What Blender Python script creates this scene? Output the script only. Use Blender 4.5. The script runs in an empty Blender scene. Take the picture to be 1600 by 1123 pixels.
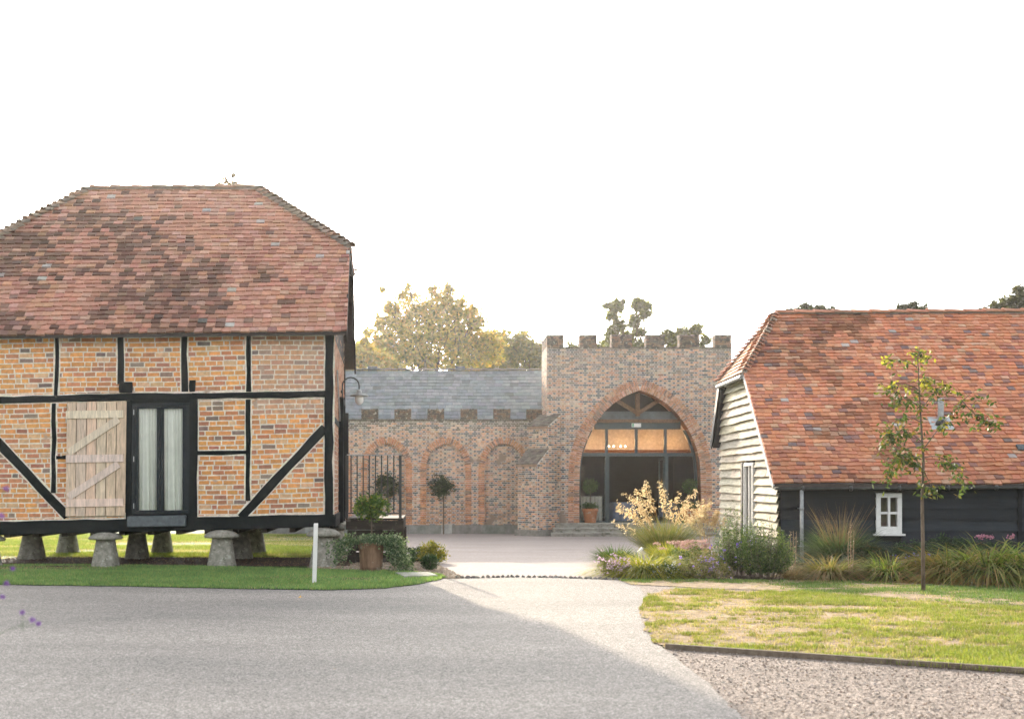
import bpy, bmesh, math, random
import numpy as np
from mathutils import Vector, Matrix, noise as mnoise
from mathutils.geometry import tessellate_polygon
random.seed(7); rng = np.random.default_rng(11)
SC = bpy.context.scene; COL = SC.collection
R = math.radians

# ------------------------------------------------------------------ camera, sky, sun, exposure
F = 1750.0; CX = 680.0; CY = 757.0; CAMZ = 1.65
cam = bpy.data.cameras.new('camera'); camo = bpy.data.objects.new('camera', cam); COL.objects.link(camo)
camo.location = (0, 0, CAMZ); camo.rotation_euler = (R(90), 0, 0)
cam.sensor_width = 36; cam.lens = F/1600*36
cam.shift_x = (800-CX)/1600; cam.shift_y = (CY-561.5)/1600
cam.clip_start = 0.1; cam.clip_end = 3000
cam.dof.use_dof = True; cam.dof.focus_distance = 21.0; cam.dof.aperture_fstop = 1.9
SC.camera = camo
SUN_AZ, SUN_EL = -12.0, 16.0
w = bpy.data.worlds.new('World'); SC.world = w; w.use_nodes = True
nt = w.node_tree; bg = nt.nodes['Background']
sky = nt.nodes.new('ShaderNodeTexSky'); sky.sky_type = 'NISHITA'; sky.sun_disc = False
sky.sun_elevation = R(SUN_EL); sky.sun_rotation = R(SUN_AZ); sky.dust_density = 4.0; sky.air_density = 1.0; sky.ozone_density = 1.0
hs = nt.nodes.new('ShaderNodeHueSaturation'); hs.inputs['Saturation'].default_value = 0.22
tint = nt.nodes.new('ShaderNodeMix'); tint.data_type = 'RGBA'; tint.blend_type = 'MULTIPLY'; tint.inputs[0].default_value = 1
tint.inputs[7].default_value = (1.0, 0.995, 0.985, 1)
nt.links.new(sky.outputs[0], hs.inputs['Color']); nt.links.new(hs.outputs[0], tint.inputs[6]); nt.links.new(tint.outputs[2], bg.inputs[0])
bg.inputs[1].default_value = 0.15
sl = bpy.data.lights.new('sun', 'SUN'); sl.energy = 2.1; sl.angle = R(0.8); sl.color = (1.0, 0.84, 0.64)
so = bpy.data.objects.new('sun', sl); COL.objects.link(so)
sv = Vector((math.sin(R(SUN_AZ))*math.cos(R(SUN_EL)), math.cos(R(SUN_AZ))*math.cos(R(SUN_EL)), math.sin(R(SUN_EL))))
so.rotation_euler = sv.to_track_quat('Z', 'Y').to_euler(); so.location = (-8, 20, 30)
SC.view_settings.view_transform = 'Standard'; SC.view_settings.look = 'None'
SC.view_settings.exposure = 2.12; SC.view_settings.gamma = 1

# ------------------------------------------------------------------ ground and pixel helpers
K = 0.0119
def gz(y): return 0.0 if y <= 20 else -K*(min(y, 60)-20)
def gp(px, py):
    t = (py-CY)/F
    Y = CAMZ/t
    if Y > 20: Y = (CAMZ-20*K)/(t-K)
    return Vector(((px-CX)*Y/F, Y, gz(Y)))
def at(px, py, Y): return Vector(((px-CX)*Y/F, Y, CAMZ-(py-CY)*Y/F))

# ------------------------------------------------------------------ materials
def newmat(name):
    m = bpy.data.materials.new(name); m.use_nodes = True
    return m, m.node_tree, m.node_tree.nodes['Principled BSDF']
def N(nt, t, **kw):
    n = nt.nodes.new(t)
    for k, v in kw.items(): setattr(n, k, v)
    return n
def ramp(nt, stops):
    r = N(nt, 'ShaderNodeValToRGB'); e = r.color_ramp.elements
    while len(e) < len(stops): e.new(0.5)
    for i, (p, c) in enumerate(stops):
        e[i].position = p; e[i].color = (*c, 1) if len(c) == 3 else c
    return r
def mix(nt, a, b, fac, bt='MIX'):
    m = N(nt, 'ShaderNodeMix'); m.data_type = 'RGBA'; m.blend_type = bt
    for s, v in ((6, a), (7, b), (0, fac)):
        if hasattr(v, 'links') or hasattr(v, 'is_linked'): nt.links.new(v, m.inputs[s])
        elif s == 0: m.inputs[0].default_value = v
        else: m.inputs[s].default_value = (*v, 1)
    return m.outputs[2]
def noise(nt, scale, detail=4, rough=0.6, stretch=None):
    tc = N(nt, 'ShaderNodeTexCoord'); n = N(nt, 'ShaderNodeTexNoise')
    n.inputs['Scale'].default_value = scale; n.inputs['Detail'].default_value = detail; n.inputs['Roughness'].default_value = rough
    src = tc.outputs['Object']
    if stretch:
        mp = N(nt, 'ShaderNodeMapping'); mp.inputs['Scale'].default_value = stretch; nt.links.new(src, mp.inputs[0]); src = mp.outputs[0]
    nt.links.new(src, n.inputs['Vector'])
    return n
def mat(name, base=None, rough=0.85, var=0.35, vs=6.0, bump=0.3, bs=40.0, stretch=None, spots=None, metallic=0.0, spec=0.3, bd=0.01):
    """base None -> per-face colour attribute; var = wear variation; spots = (scale, threshold, colour)"""
    m, nt, bs_ = newmat(name)
    if base is None:
        a = N(nt, 'ShaderNodeAttribute'); a.attribute_name = 'col'; c = a.outputs['Color']
    else:
        rgb = N(nt, 'ShaderNodeRGB'); rgb.outputs[0].default_value = (*base, 1); c = rgb.outputs[0]
    n1 = noise(nt, vs, 5, 0.65, stretch)
    rp = ramp(nt, [(0.3, (1-var,)*3), (0.7, (1+var*0.7,)*3)])
    nt.links.new(n1.outputs[0], rp.inputs[0])
    c = mix(nt, c, rp.outputs[0], 1.0, 'MULTIPLY')
    if spots:
        for (ss, th, sc_) in spots:
            n2 = noise(nt, ss, 3, 0.6); r2 = ramp(nt, [(th, (0, 0, 0)), (th+0.06, (1, 1, 1))])
            nt.links.new(n2.outputs[0], r2.inputs[0]); c = mix(nt, c, sc_, r2.outputs[0])
    nt.links.new(c, bs_.inputs['Base Color'])
    bs_.inputs['Roughness'].default_value = rough; bs_.inputs['Metallic'].default_value = metallic
    bs_.inputs['Specular IOR Level'].default_value = spec
    if bump:
        n3 = noise(nt, bs, 4, 0.7, stretch); b = N(nt, 'ShaderNodeBump'); b.inputs['Strength'].default_value = bump; b.inputs['Distance'].default_value = bd
        nt.links.new(n3.outputs[0], b.inputs['Height']); nt.links.new(b.outputs[0], bs_.inputs['Normal'])
    return m
def leafmat(name, trans=0.45, rough=0.6, tint_=(1.0, 1.0, 0.6)):
    m, nt, p = newmat(name)
    a = N(nt, 'ShaderNodeAttribute'); a.attribute_name = 'col'
    nt.links.new(a.outputs['Color'], p.inputs['Base Color']); p.inputs['Roughness'].default_value = rough
    p.inputs['Specular IOR Level'].default_value = 0.25
    t = N(nt, 'ShaderNodeBsdfTranslucent'); tc = mix(nt, a.outputs['Color'], tint_, 1.0, 'MULTIPLY'); br = N(nt, 'ShaderNodeBrightContrast')
    nt.links.new(tc, t.inputs[0])
    ms = N(nt, 'ShaderNodeMixShader'); ms.inputs[0].default_value = trans
    nt.links.new(p.outputs[0], ms.inputs[1]); nt.links.new(t.outputs[0], ms.inputs[2])
    nt.links.new(ms.outputs[0], nt.nodes['Material Output'].inputs[0])
    return m
def glassmat(name, fac=0.12, tint_=(0.9, 0.95, 0.93)):
    m, nt, p = newmat(name)
    t = N(nt, 'ShaderNodeBsdfTransparent'); t.inputs[0].default_value = (*tint_, 1)
    g = N(nt, 'ShaderNodeBsdfGlossy'); g.inputs['Roughness'].default_value = 0.03; g.inputs[0].default_value = (0.9, 0.9, 0.9, 1)
    lw = N(nt, 'ShaderNodeFresnel'); lw.inputs[0].default_value = 1.5
    ad = N(nt, 'ShaderNodeMath', operation='ADD'); ad.inputs[1].default_value = fac; nt.links.new(lw.outputs[0], ad.inputs[0])
    ms = N(nt, 'ShaderNodeMixShader'); nt.links.new(ad.outputs[0], ms.inputs[0]); nt.links.new(t.outputs[0], ms.inputs[1]); nt.links.new(g.outputs[0], ms.inputs[2])
    nt.links.new(ms.outputs[0], nt.nodes['Material Output'].inputs[0])
    return m
M = {}
M['brick'] = mat('brick', None, 0.9, 0.28, 14, 0.5, 60, spots=[(2.2, 0.66, (0.42, 0.30, 0.22))])
M['castle_brick'] = mat('castle_brick', None, 0.92, 0.30, 9, 0.4, 40, spots=[(0.9, 0.62, (0.27, 0.21, 0.17))])
M['parapet'] = mat('parapet_brick', None, 0.95, 0.4, 5, 0.5, 30, spots=[(5.0, 0.50, (0.09, 0.085, 0.07)), (7.5, 0.62, (0.42, 0.40, 0.34))])
M['tile'] = mat('clay_tile', None, 0.85, 0.22, 16, 0.5, 70)
M['black_timber'] = mat('black_timber', (0.007, 0.010, 0.0105), 0.7, 0.4, 10, 0.6, 30, (1, 1, 1), spec=0.15, spots=[(9, 0.72, (0.03, 0.03, 0.028))])
M['black_board'] = mat('black_board', (0.009, 0.0135, 0.0185), 0.55, 0.7, 3, 0.7, 20, (0.25, 1, 3), spec=0.2)
M['dark_timber'] = mat('dark_timber', (0.035, 0.028, 0.022), 0.85, 0.5, 6, 0.7, 25, (0.3, 1, 2), spots=[(4, 0.62, (0.09, 0.08, 0.065))])
M['old_board'] = mat('weathered_board', None, 0.85, 0.38, 7, 0.6, 30, (1, 0.35, 3.5), spots=[(6, 0.68, (0.10, 0.085, 0.065))])
M['pale_wood'] = mat('pale_wood', None, 0.8, 0.35, 7, 0.5, 30, (4, 1, 0.5), spots=[(14, 0.70, (0.16, 0.10, 0.06))])
M['stone'] = mat('staddle_stone', (0.27, 0.255, 0.215), 0.95, 0.45, 12, 0.9, 60, spots=[(9, 0.6, (0.42, 0.41, 0.35)), (5, 0.64, (0.10, 0.10, 0.07))])
M['paving'] = mat('paving_stone', (0.30, 0.29, 0.26), 0.9, 0.35, 4, 0.5, 40, spots=[(3, 0.6, (0.15, 0.15, 0.13))])
M['slate'] = mat('slate', None, 0.55, 0.3, 5, 0.35, 40, spec=0.45)
M['frame'] = mat('dark_frame_paint', (0.010, 0.015, 0.018), 0.45, 0.2, 8, 0.1, 40, spec=0.22)
M['door_frame'] = mat('grey_frame_paint', (0.035, 0.055, 0.060), 0.45, 0.2, 8, 0.1, 40, spec=0.5)
M['lead'] = mat('lead', (0.075, 0.09, 0.10), 0.5, 0.4, 12, 0.4, 30, spec=0.5, spots=[(7, 0.62, (0.16, 0.18, 0.19))])
M['white_paint'] = mat('white_paint', (0.72, 0.71, 0.68), 0.55, 0.10, 10, 0.15, 40)
M['metal_grey'] = mat('grey_metal', (0.34, 0.35, 0.35), 0.5, 0.3, 10, 0.1, 40, metallic=0.1)
M['black_metal'] = mat('black_metal', (0.02, 0.022, 0.022), 0.5, 0.2, 20, 0.1, 40, spec=0.5)
M['terracotta'] = mat('terracotta', (0.40, 0.17, 0.085), 0.9, 0.35, 6, 0.3, 50, spots=[(5, 0.6, (0.45, 0.33, 0.24))])
M['wood_pot'] = mat('weathered_pot', (0.20, 0.12, 0.075), 0.85, 0.5, 5, 0.4, 40, (2, 2, 0.4), spots=[(4, 0.6, (0.30, 0.24, 0.18))])
M['far_bark'] = mat('far_bark', (0.12, 0.095, 0.05), 1.0, 0.3, 5, 0, spec=0.0)
M['bark'] = mat('bark', (0.13, 0.10, 0.075), 0.95, 0.45, 20, 0.9, 60, (1, 1, 0.3))
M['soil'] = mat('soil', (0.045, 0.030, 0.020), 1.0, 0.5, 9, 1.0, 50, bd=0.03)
M['bark_mulch'] = mat('chippings', (0.22, 0.175, 0.13), 1.0, 0.6, 30, 1.0, 90, bd=0.02, spots=[(40, 0.6, (0.36, 0.31, 0.25))])
M['curtain'] = mat('curtain', (0.88, 0.88, 0.82), 0.9, 0.08, 4, 0.1, 30)
M['plaster'] = mat('plaster', (0.30, 0.24, 0.18), 0.9, 0.2, 3, 0.1, 30)
M['warm_wood'] = mat('warm_panelling', (0.60, 0.27, 0.085), 0.6, 0.25, 3, 0.1, 30, (4, 1, 0.5))
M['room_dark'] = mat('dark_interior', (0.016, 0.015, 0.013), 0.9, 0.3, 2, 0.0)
M['oak'] = mat('old_oak', (0.15, 0.085, 0.05), 0.8, 0.5, 9, 0.5, 30, (2, 1, 2))
M['leaf'] = leafmat('leaf', 0.40)
M['far_leaf'] = leafmat('far_leaf', 0.62, tint_=(1.0, 0.85, 0.35))
M['blade'] = leafmat('blade', 0.5)
M['grass_blade'] = leafmat('grass_blade', 0.5, tint_=(1.0, 0.95, 0.45))
M['plume'] = leafmat('plume', 0.55, tint_=(1.0, 0.93, 0.75))
M['petal'] = leafmat('petal', 0.4, tint_=(1, 1, 1))
M['pebble'] = mat('pebble', None, 0.8, 0.2, 40, 0, spec=0.35)
M['glass'] = glassmat('window_glass', 0.01, (0.97, 0.99, 0.98))
M['hall_glass'] = glassmat('hall_glass', 0.05, (0.9, 0.9, 0.88))
M['globe'] = mat('opal_globe', (0.85, 0.84, 0.80), 0.25, 0.03, 4, 0, spec=0.5)
M['blue_cloth'] = mat('blue_cloth', (0.11, 0.14, 0.20), 0.9, 0.2, 5, 0.2, 30)

def ground_mat(name, kind):
    m, nt, p = newmat(name)
    p.inputs['Roughness'].default_value = 0.9; p.inputs['Specular IOR Level'].default_value = 0.25
    b = N(nt, 'ShaderNodeBump')
    if kind == 'lawn':
        n = noise(nt, 1.1, 6, 0.7, (0.6, 1.6, 1)); n2 = noise(nt, 60, 4, 0.7)
        r = ramp(nt, [(0.35, (0.04, 0.09, 0.025)), (0.55, (0.07, 0.13, 0.035)), (0.66, (0.13, 0.14, 0.06)), (0.80, (0.20, 0.17, 0.10))])
        nt.links.new(n.outputs[0], r.inputs[0]); r2 = ramp(nt, [(0.3, (0.55,)*3), (0.7, (1.35,)*3)]); nt.links.new(n2.outputs[0], r2.inputs[0])
        c = mix(nt, r.outputs[0], r2.outputs[0], 1.0, 'MULTIPLY'); h = n2.outputs[0]; b.inputs['Distance'].default_value = 0.03; b.inputs['Strength'].default_value = 0.8
    elif kind == 'asphalt':
        v = N(nt, 'ShaderNodeTexVoronoi'); v.inputs['Scale'].default_value = 95; tc = N(nt, 'ShaderNodeTexCoord'); nt.links.new(tc.outputs['Object'], v.inputs['Vector'])
        bw = N(nt, 'ShaderNodeSeparateColor'); nt.links.new(v.outputs['Color'], bw.inputs[0])
        r = ramp(nt, [(0.0, (0.10, 0.097, 0.092)), (0.4, (0.215, 0.203, 0.19)), (0.75, (0.31, 0.29, 0.27)), (1.0, (0.46, 0.43, 0.40))]); nt.links.new(bw.outputs[0], r.inputs[0])
        n = noise(nt, 0.35, 6, 0.62, (0.5, 1.6, 1)); r2 = ramp(nt, [(0.3, (0.76, 0.76, 0.765)), (0.7, (1.18, 1.15, 1.12))]); nt.links.new(n.outputs[0], r2.inputs[0])
        n4 = noise(nt, 9, 4, 0.7); r4 = ramp(nt, [(0.3, (0.85,)*3), (0.7, (1.12,)*3)]); nt.links.new(n4.outputs[0], r4.inputs[0])
        c = mix(nt, r.outputs[0], r2.outputs[0], 1.0, 'MULTIPLY'); c = mix(nt, c, r4.outputs[0], 1.0, 'MULTIPLY'); h = v.outputs['Distance']; b.inputs['Distance'].default_value = 0.006; b.inputs['Strength'].default_value = 0.6; b.invert = True
    elif kind == 'gravel':
        v = N(nt, 'ShaderNodeTexVoronoi'); v.inputs['Scale'].default_value = 45; tc = N(nt, 'ShaderNodeTexCoord'); nt.links.new(tc.outputs['Object'], v.inputs['Vector'])
        bw = N(nt, 'ShaderNodeSeparateColor'); nt.links.new(v.outputs['Color'], bw.inputs[0])
        r = ramp(nt, [(0.0, (0.07, 0.06, 0.052)), (0.25, (0.17, 0.14, 0.12)), (0.6, (0.25, 0.205, 0.175)), (1.0, (0.36, 0.31, 0.27))]); nt.links.new(bw.outputs[0], r.inputs[0])
        n = noise(nt, 1.2, 5, 0.6); r2 = ramp(nt, [(0.3, (0.82,)*3), (0.7, (1.12,)*3)]); nt.links.new(n.outputs[0], r2.inputs[0])
        c = mix(nt, r.outputs[0], r2.outputs[0], 1.0, 'MULTIPLY'); h = v.outputs['Distance']; b.inputs['Distance'].default_value = 0.015; b.inputs['Strength'].default_value = 0.8; b.invert = True
    else:  # courtyard
        n = noise(nt, 22, 6, 0.8, (0.7, 1.5, 1)); r = ramp(nt, [(0.3, (0.21, 0.18, 0.165)), (0.5, (0.33, 0.285, 0.265)), (0.7, (0.44, 0.385, 0.36))]); nt.links.new(n.outputs[0], r.inputs[0])
        n2 = noise(nt, 0.5, 5, 0.6, (0.5, 1.6, 1)); r2 = ramp(nt, [(0.3, (0.88,)*3), (0.7, (1.08,)*3)]); nt.links.new(n2.outputs[0], r2.inputs[0])
        c = mix(nt, r.outputs[0], r2.outputs[0], 1.0, 'MULTIPLY'); h = n.outputs[0]; b.inputs['Distance'].default_value = 0.02; b.inputs['Strength'].default_value = 0.6
    nt.links.new(c, p.inputs['Base Color']); nt.links.new(h, b.inputs['Height']); nt.links.new(b.outputs[0], p.inputs['Normal'])
    return m
for k in ('lawn', 'asphalt', 'gravel', 'court'): M[k] = ground_mat(k, k)
M['dry_lawn'] = mat('dry_lawn', (0.35, 0.265, 0.18), 1.0, 0.5, 5, 1.0, 70, bd=0.02, spots=[(3.5, 0.60, (0.17, 0.20, 0.07)), (14, 0.62, (0.24, 0.19, 0.12))])

# ------------------------------------------------------------------ object helpers
def tag(o, label=None, cat=None, group=None, kind=None):
    if label: o['label'] = label
    if cat: o['category'] = cat
    if group: o['group'] = group
    if kind: o['kind'] = kind
    return o
def thing(name, label, cat, loc=(0, 0, 0), group=None, rz=0):
    o = bpy.data.objects.new(name, None); o.empty_display_size = 0.2; COL.objects.link(o)
    o.location = loc; o.rotation_euler = (0, 0, rz)
    return tag(o, label, cat, group)
def copy_thing(root, label, loc, rz=0, sc=1.0, group=None):
    def cp(o, parent):
        c = o.copy(); COL.objects.link(c); c.parent = parent
        for ch in [q for q in COL.objects if q.parent == o]: cp(ch, c)
        return c
    r = cp(root, None); r.location = loc; r.rotation_euler = (0, 0, rz); r.scale = (sc,)*3 if not hasattr(sc, '__len__') else sc
    r['label'] = label
    if group: r['group'] = group
    return r
def offset_of(parent):
    v = Vector((0, 0, 0)); p = parent
    while p: v += p.location; p = p.parent
    return v
class MB:
    def __init__(s): s.v = []; s.f = []; s.c = []
    def face(s, pts, col=(0.5, 0.5, 0.5)):
        i = len(s.v); s.v += [tuple(p) for p in pts]; s.f.append(tuple(range(i, i+len(pts)))); s.c.append(col)
    def faces(s, verts, faces, col=(0.5, 0.5, 0.5)):
        i = len(s.v); s.v += [tuple(p) for p in verts]
        for f in faces: s.f.append(tuple(i+k for k in f)); s.c.append(col)
    def obox(s, O, A, B, C, col=(0.5, 0.5, 0.5)):
        O, A, B, C = Vector(O), Vector(A), Vector(B), Vector(C)
        vs = [O, O+A, O+A+B, O+B, O+C, O+A+C, O+A+B+C, O+B+C]
        s.faces(vs, [(0, 3, 2, 1), (4, 5, 6, 7), (0, 1, 5, 4), (1, 2, 6, 5), (2, 3, 7, 6), (3, 0, 4, 7)], col)
    def box(s, x0, x1, y0, y1, z0, z1, col=(0.5, 0.5, 0.5)):
        s.obox((x0, y0, z0), (x1-x0, 0, 0), (0, y1-y0, 0), (0, 0, z1-z0), col)
    def bar(s, p0, p1, a, b, col=(0.5, 0.5, 0.5), side=(0, 1, 0), jit=0.0, seg=1):
        """box beam from p0 to p1: size a across, size b along 'side' (depth), centred"""
        p0, p1 = Vector(p0), Vector(p1); d = (p1-p0); L = d.length; d /= L; sd = Vector(side); sd = (sd-d*sd.dot(d)).normalized(); ac = d.cross(sd)
        ring = []
        for i in range(seg+1):
            q = p0+d*L*i/seg; o = ac*random.uniform(-jit, jit)*0.6; aa = a+random.uniform(-jit, jit)
            ring.append([q+o-ac*aa/2-sd*b/2, q+o+ac*aa/2-sd*b/2, q+o+ac*aa/2+sd*b/2, q+o-ac*aa/2+sd*b/2])
        vs = [p for r in ring for p in r]; fs = [(3, 2, 1, 0), tuple(len(vs)-4+k for k in range(4))]
        for i in range(seg):
            for k in range(4):
                a0 = i*4+k; a1 = i*4+(k+1) % 4; fs.append((a0, a1, a1+4, a0+4))
        s.faces(vs, fs, col)
    def tube(s, pts, rad, n=8, col=(0.5, 0.5, 0.5), caps=True):
        pts = [Vector(p) for p in pts]; m = len(pts)
        if not hasattr(rad, '__len__'): rad = [rad]*m
        vs = []; prev = None
        for i, p in enumerate(pts):
            d = (pts[min(i+1, m-1)]-pts[max(i-1, 0)]).normalized()
            u = prev if prev is not None else (Vector((1, 0, 0)) if abs(d.x) < 0.9 else Vector((0, 1, 0)))
            u = (u-d*u.dot(d)).normalized(); prev = u; v = d.cross(u)
            for k in range(n):
                a = 2*math.pi*k/n; vs.append(p+(u*math.cos(a)+v*math.sin(a))*rad[i])
        fs = []
        for i in range(m-1):
            for k in range(n): fs.append((i*n+k, i*n+(k+1) % n, (i+1)*n+(k+1) % n, (i+1)*n+k))
        if caps: fs.append(tuple(range(n-1, -1, -1))); fs.append(tuple((m-1)*n+k for k in range(n)))
        s.faces(vs, fs, col)
    def lathe(s, prof, c=(0, 0, 0), n=24, col=(0.5, 0.5, 0.5), power=2.0, jit=0.0):
        c = Vector(c); vs = []
        for (r, z) in prof:
            for k in range(n):
                a = 2*math.pi*k/n+math.pi/4; ca, sa = math.cos(a), math.sin(a)
                q = (abs(ca)**power+abs(sa)**power)**(-1/power)*r*(1+random.uniform(-jit, jit))
                vs.append(c+Vector((ca*q, sa*q, z+random.uniform(-jit, jit)*0.2)))
        fs = []
        for i in range(len(prof)-1):
            for k in range(n): fs.append((i*n+k, i*n+(k+1) % n, (i+1)*n+(k+1) % n, (i+1)*n+k))
        fs.append(tuple(range(n-1, -1, -1))); fs.append(tuple((len(prof)-1)*n+k for k in range(n)))
        s.faces(vs, fs, col)
    def build(s, name, material, parent=None, xf=None, smooth=False, bevel=0):
        vs = s.v if xf is None else [tuple(xf(v)) for v in s.v]
        off = offset_of(parent)
        me = bpy.data.meshes.new(name); me.from_pydata([(v[0]-off.x, v[1]-off.y, v[2]-off.z) for v in vs], [], s.f)
        a = me.attributes.new('col', 'FLOAT_VECTOR', 'FACE'); a.data.foreach_set('vector', np.array(s.c, dtype=np.float32).ravel())
        me.materials.append(material)
        if smooth: me.polygons.foreach_set('use_smooth', [True]*len(me.polygons))
        me.update()
        o = bpy.data.objects.new(name, me); COL.objects.link(o)
        if parent: o.parent = parent
        if bevel:
            bv = o.modifiers.new('bevel', 'BEVEL'); bv.width = bevel; bv.segments = 2; bv.limit_method = 'ANGLE'
        return o
def np_mesh(name, V, cols, material, parent=None, offset=True):
    """V (n,k,3): n separate k-gons"""
    n, k, _ = V.shape; off = offset_of(parent) if offset else Vector((0, 0, 0))
    me = bpy.data.meshes.new(name); V = V.reshape(-1, 3)-np.array(off)
    me.vertices.add(n*k); me.vertices.foreach_set('co', V.astype(np.float32).ravel())
    me.loops.add(n*k); me.loops.foreach_set('vertex_index', np.arange(n*k, dtype=np.int32))
    me.polygons.add(n); me.polygons.foreach_set('loop_start', np.arange(0, n*k, k, dtype=np.int32)); me.polygons.foreach_set('loop_total', np.full(n, k, dtype=np.int32))
    a = me.attributes.new('col', 'FLOAT_VECTOR', 'FACE'); a.data.foreach_set('vector', cols.astype(np.float32).ravel())
    me.materials.append(material); me.update(calc_edges=True); me.validate()
    o = bpy.data.objects.new(name, me); COL.objects.link(o)
    if parent: o.parent = parent
    return o
def vary(base, n, amt=0.25, hue=0.08):
    b = np.atleast_1d(np.array(base, float))[None, :]*np.ones((1, 3))*(1+rng.uniform(-amt, amt, (n, 1)))*(1+rng.uniform(-hue, hue, (n, 3)))
    return np.clip(b, 0.002, 1)
def pick(cols, weights, n, amt=0.22, hue=0.07):
    cols = np.array(cols); wt = np.array(weights, float); wt /= wt.sum()
    return vary(1.0, n, amt, hue)*cols[rng.choice(len(cols), n, p=wt)]
def leaf_quads(P, size, aspect=1.8, up=0.0, drop=0.0):
    n = len(P); d = rng.normal(size=(n, 3)); d[:, 2] = d[:, 2]*0.7+up-drop; d /= np.linalg.norm(d, axis=1)[:, None]
    e = rng.normal(size=(n, 3)); s_ = np.cross(d, e); s_ /= np.linalg.norm(s_, axis=1)[:, None]
    L = (size*rng.uniform(0.6, 1.35, n))[:, None]; W = L/aspect
    return np.stack([P, P+d*L*0.45+s_*W*0.5, P+d*L, P+d*L*0.45-s_*W*0.5], axis=1)
def blob_points(n, c, r, shell=0.55):
    d = rng.normal(size=(n, 3)); d /= np.linalg.norm(d, axis=1)[:, None]
    rr = (shell+(1-shell)*rng.random(n))*np.where(rng.random(n) < 0.12, 1.18, 1.0)
    return np.array(c)+d*rr[:, None]*np.array(r)
def ribbons(base, tip_dir, length, width, bend, seg=4):
    """arching blades; returns quads (n*seg,4,3), index of blade"""
    n = len(base); t = np.linspace(0, 1, seg+1)
    h = tip_dir.copy(); h[:, 2] = 0; hn = np.linalg.norm(h, axis=1)[:, None]+1e-6; hd = h/hn
    side = np.stack([-hd[:, 1], hd[:, 0], np.zeros(n)], 1)
    tw = rng.uniform(-1, 1, n)[:, None]; side = side*np.cos(tw)+hd*np.sin(tw)
    pts = []
    for tt in t:
        p = base+tip_dir*(length*tt)[:, None]
        p = p+hd*(bend*length*tt**2)[:, None]*0.6
        p[:, 2] -= bend*length*tt**2.2*0.75
        pts.append(p)
    Q = []
    for i in range(seg):
        w0 = (width*(1-t[i]**2*0.95)*0.5)[:, None]; w1 = (width*(1-t[i+1]**2*0.95)*0.5)[:, None]
        Q.append(np.stack([pts[i]-side*w0, pts[i]+side*w0, pts[i+1]+side*w1, pts[i+1]-side*w1], 1))
    return np.concatenate(Q, 0)
def vnoise(x, y, s, seed=0):
    x = np.asarray(x)*s; y = np.asarray(y)*s; xi = np.floor(x).astype(np.int64); yi = np.floor(y).astype(np.int64); fx = x-xi; fy = y-yi
    def h(a, b):
        q = (a*374761393+b*668265263+seed*1442695) & 0x7fffffff; q = ((q ^ (q >> 13))*1274126177) & 0x7fffffff; return ((q ^ (q >> 16)) % 10007)/10007.0
    u = fx*fx*(3-2*fx); v = fy*fy*(3-2*fy)
    return (h(xi, yi)*(1-u)+h(xi+1, yi)*u)*(1-v)+(h(xi, yi+1)*(1-u)+h(xi+1, yi+1)*u)*v
def fbm(x, y, s, seed=0):
    return (vnoise(x, y, s, seed)+0.5*vnoise(x, y, s*2.1, seed+5)+0.25*vnoise(x, y, s*4.3, seed+9))/1.75
def in_poly(x, y, poly):
    ins = np.zeros(len(x), bool); j = len(poly)-1
    for i in range(len(poly)):
        xi, yi = poly[i][:2]; xj, yj = poly[j][:2]
        c = ((yi > y) != (yj > y)) & (x < (xj-xi)*(y-yi)/(yj-yi+1e-12)+xi); ins ^= c; j = i
    return ins

# ------------------------------------------------------------------ ground sheets
def sheet(name, pts, layer, material, wob=0.0):
    bm = bmesh.new(); vs = [bm.verts.new((p[0], p[1], 0)) for p in pts]; bm.verts.ensure_lookup_table()
    for t in tessellate_polygon([[Vector((p[0], p[1], 0)) for p in pts]]):
        try: bm.faces.new([vs[i] for i in t])
        except ValueError: pass
    for yy in (20, 60):
        bmesh.ops.bisect_plane(bm, geom=bm.verts[:]+bm.edges[:]+bm.faces[:], plane_co=(0, yy, 0), plane_no=(0, 1, 0))
    for v in bm.verts: v.co.z = gz(v.co.y)+layer
    bmesh.ops.recalc_face_normals(bm, faces=bm.faces[:])
    for f in bm.faces:
        if f.normal.z < 0: f.normal_flip()
    me = bpy.data.meshes.new(name); bm.to_mesh(me); bm.free(); me.materials.append(material)
    o = bpy.data.objects.new(name, me); COL.objects.link(o); return tag(o, kind='structure')
def wobble(pts, amp, n=5):
    out = []
    for i in range(len(pts)-1):
        a, b = Vector(pts[i][:2]), Vector(pts[i+1][:2])
        for k in range(n):
            q = a.lerp(b, k/n); L = (b-a).length; nn = Vector((-(b-a).y, (b-a).x))/max(L, 1e-6)
            q += nn*(random.uniform(-amp, amp) if k or i else 0); out.append((q.x, q.y))
    out.append(tuple(pts[-1][:2])); return out
G = lambda pts: [tuple(gp(*p))[:2] for p in pts]
sheet('ground', [(-500, -60), (500, -60), (500, 1500), (-500, 1500)], 0.0, M['lawn'])
sheet('courtyard', [(-2.35, 19.6), (7.3, 19.6), (14, 29), (14, 44.3), (-2.4, 44.3), (-2.6, 25)], 0.004, M['court'])
left_edge = wobble(G([(-900, 911), (0, 914), (200, 917), (400, 921), (520, 922.5), (600, 920), (650, 914), (685, 907), (700, 902)]), 0.035, 9)
right_edge = wobble(G([(985, 907), (1003, 916), (1012, 927), (1008, 945), (1003, 960), (1010, 975), (1012, 990), (1030, 1006), (1040, 1015), (1072, 1040), (1105, 1068), (1135, 1098), (1160, 1123)]), 0.02, 4)
cob = G([(730, 903.5), (800, 902), (860, 902.5), (930, 905)])
sheet('road', left_edge+cob+right_edge+[(3.6, 3), (5, -8), (-40, -8), (-40, 12)], 0.008, M['asphalt'])
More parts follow.
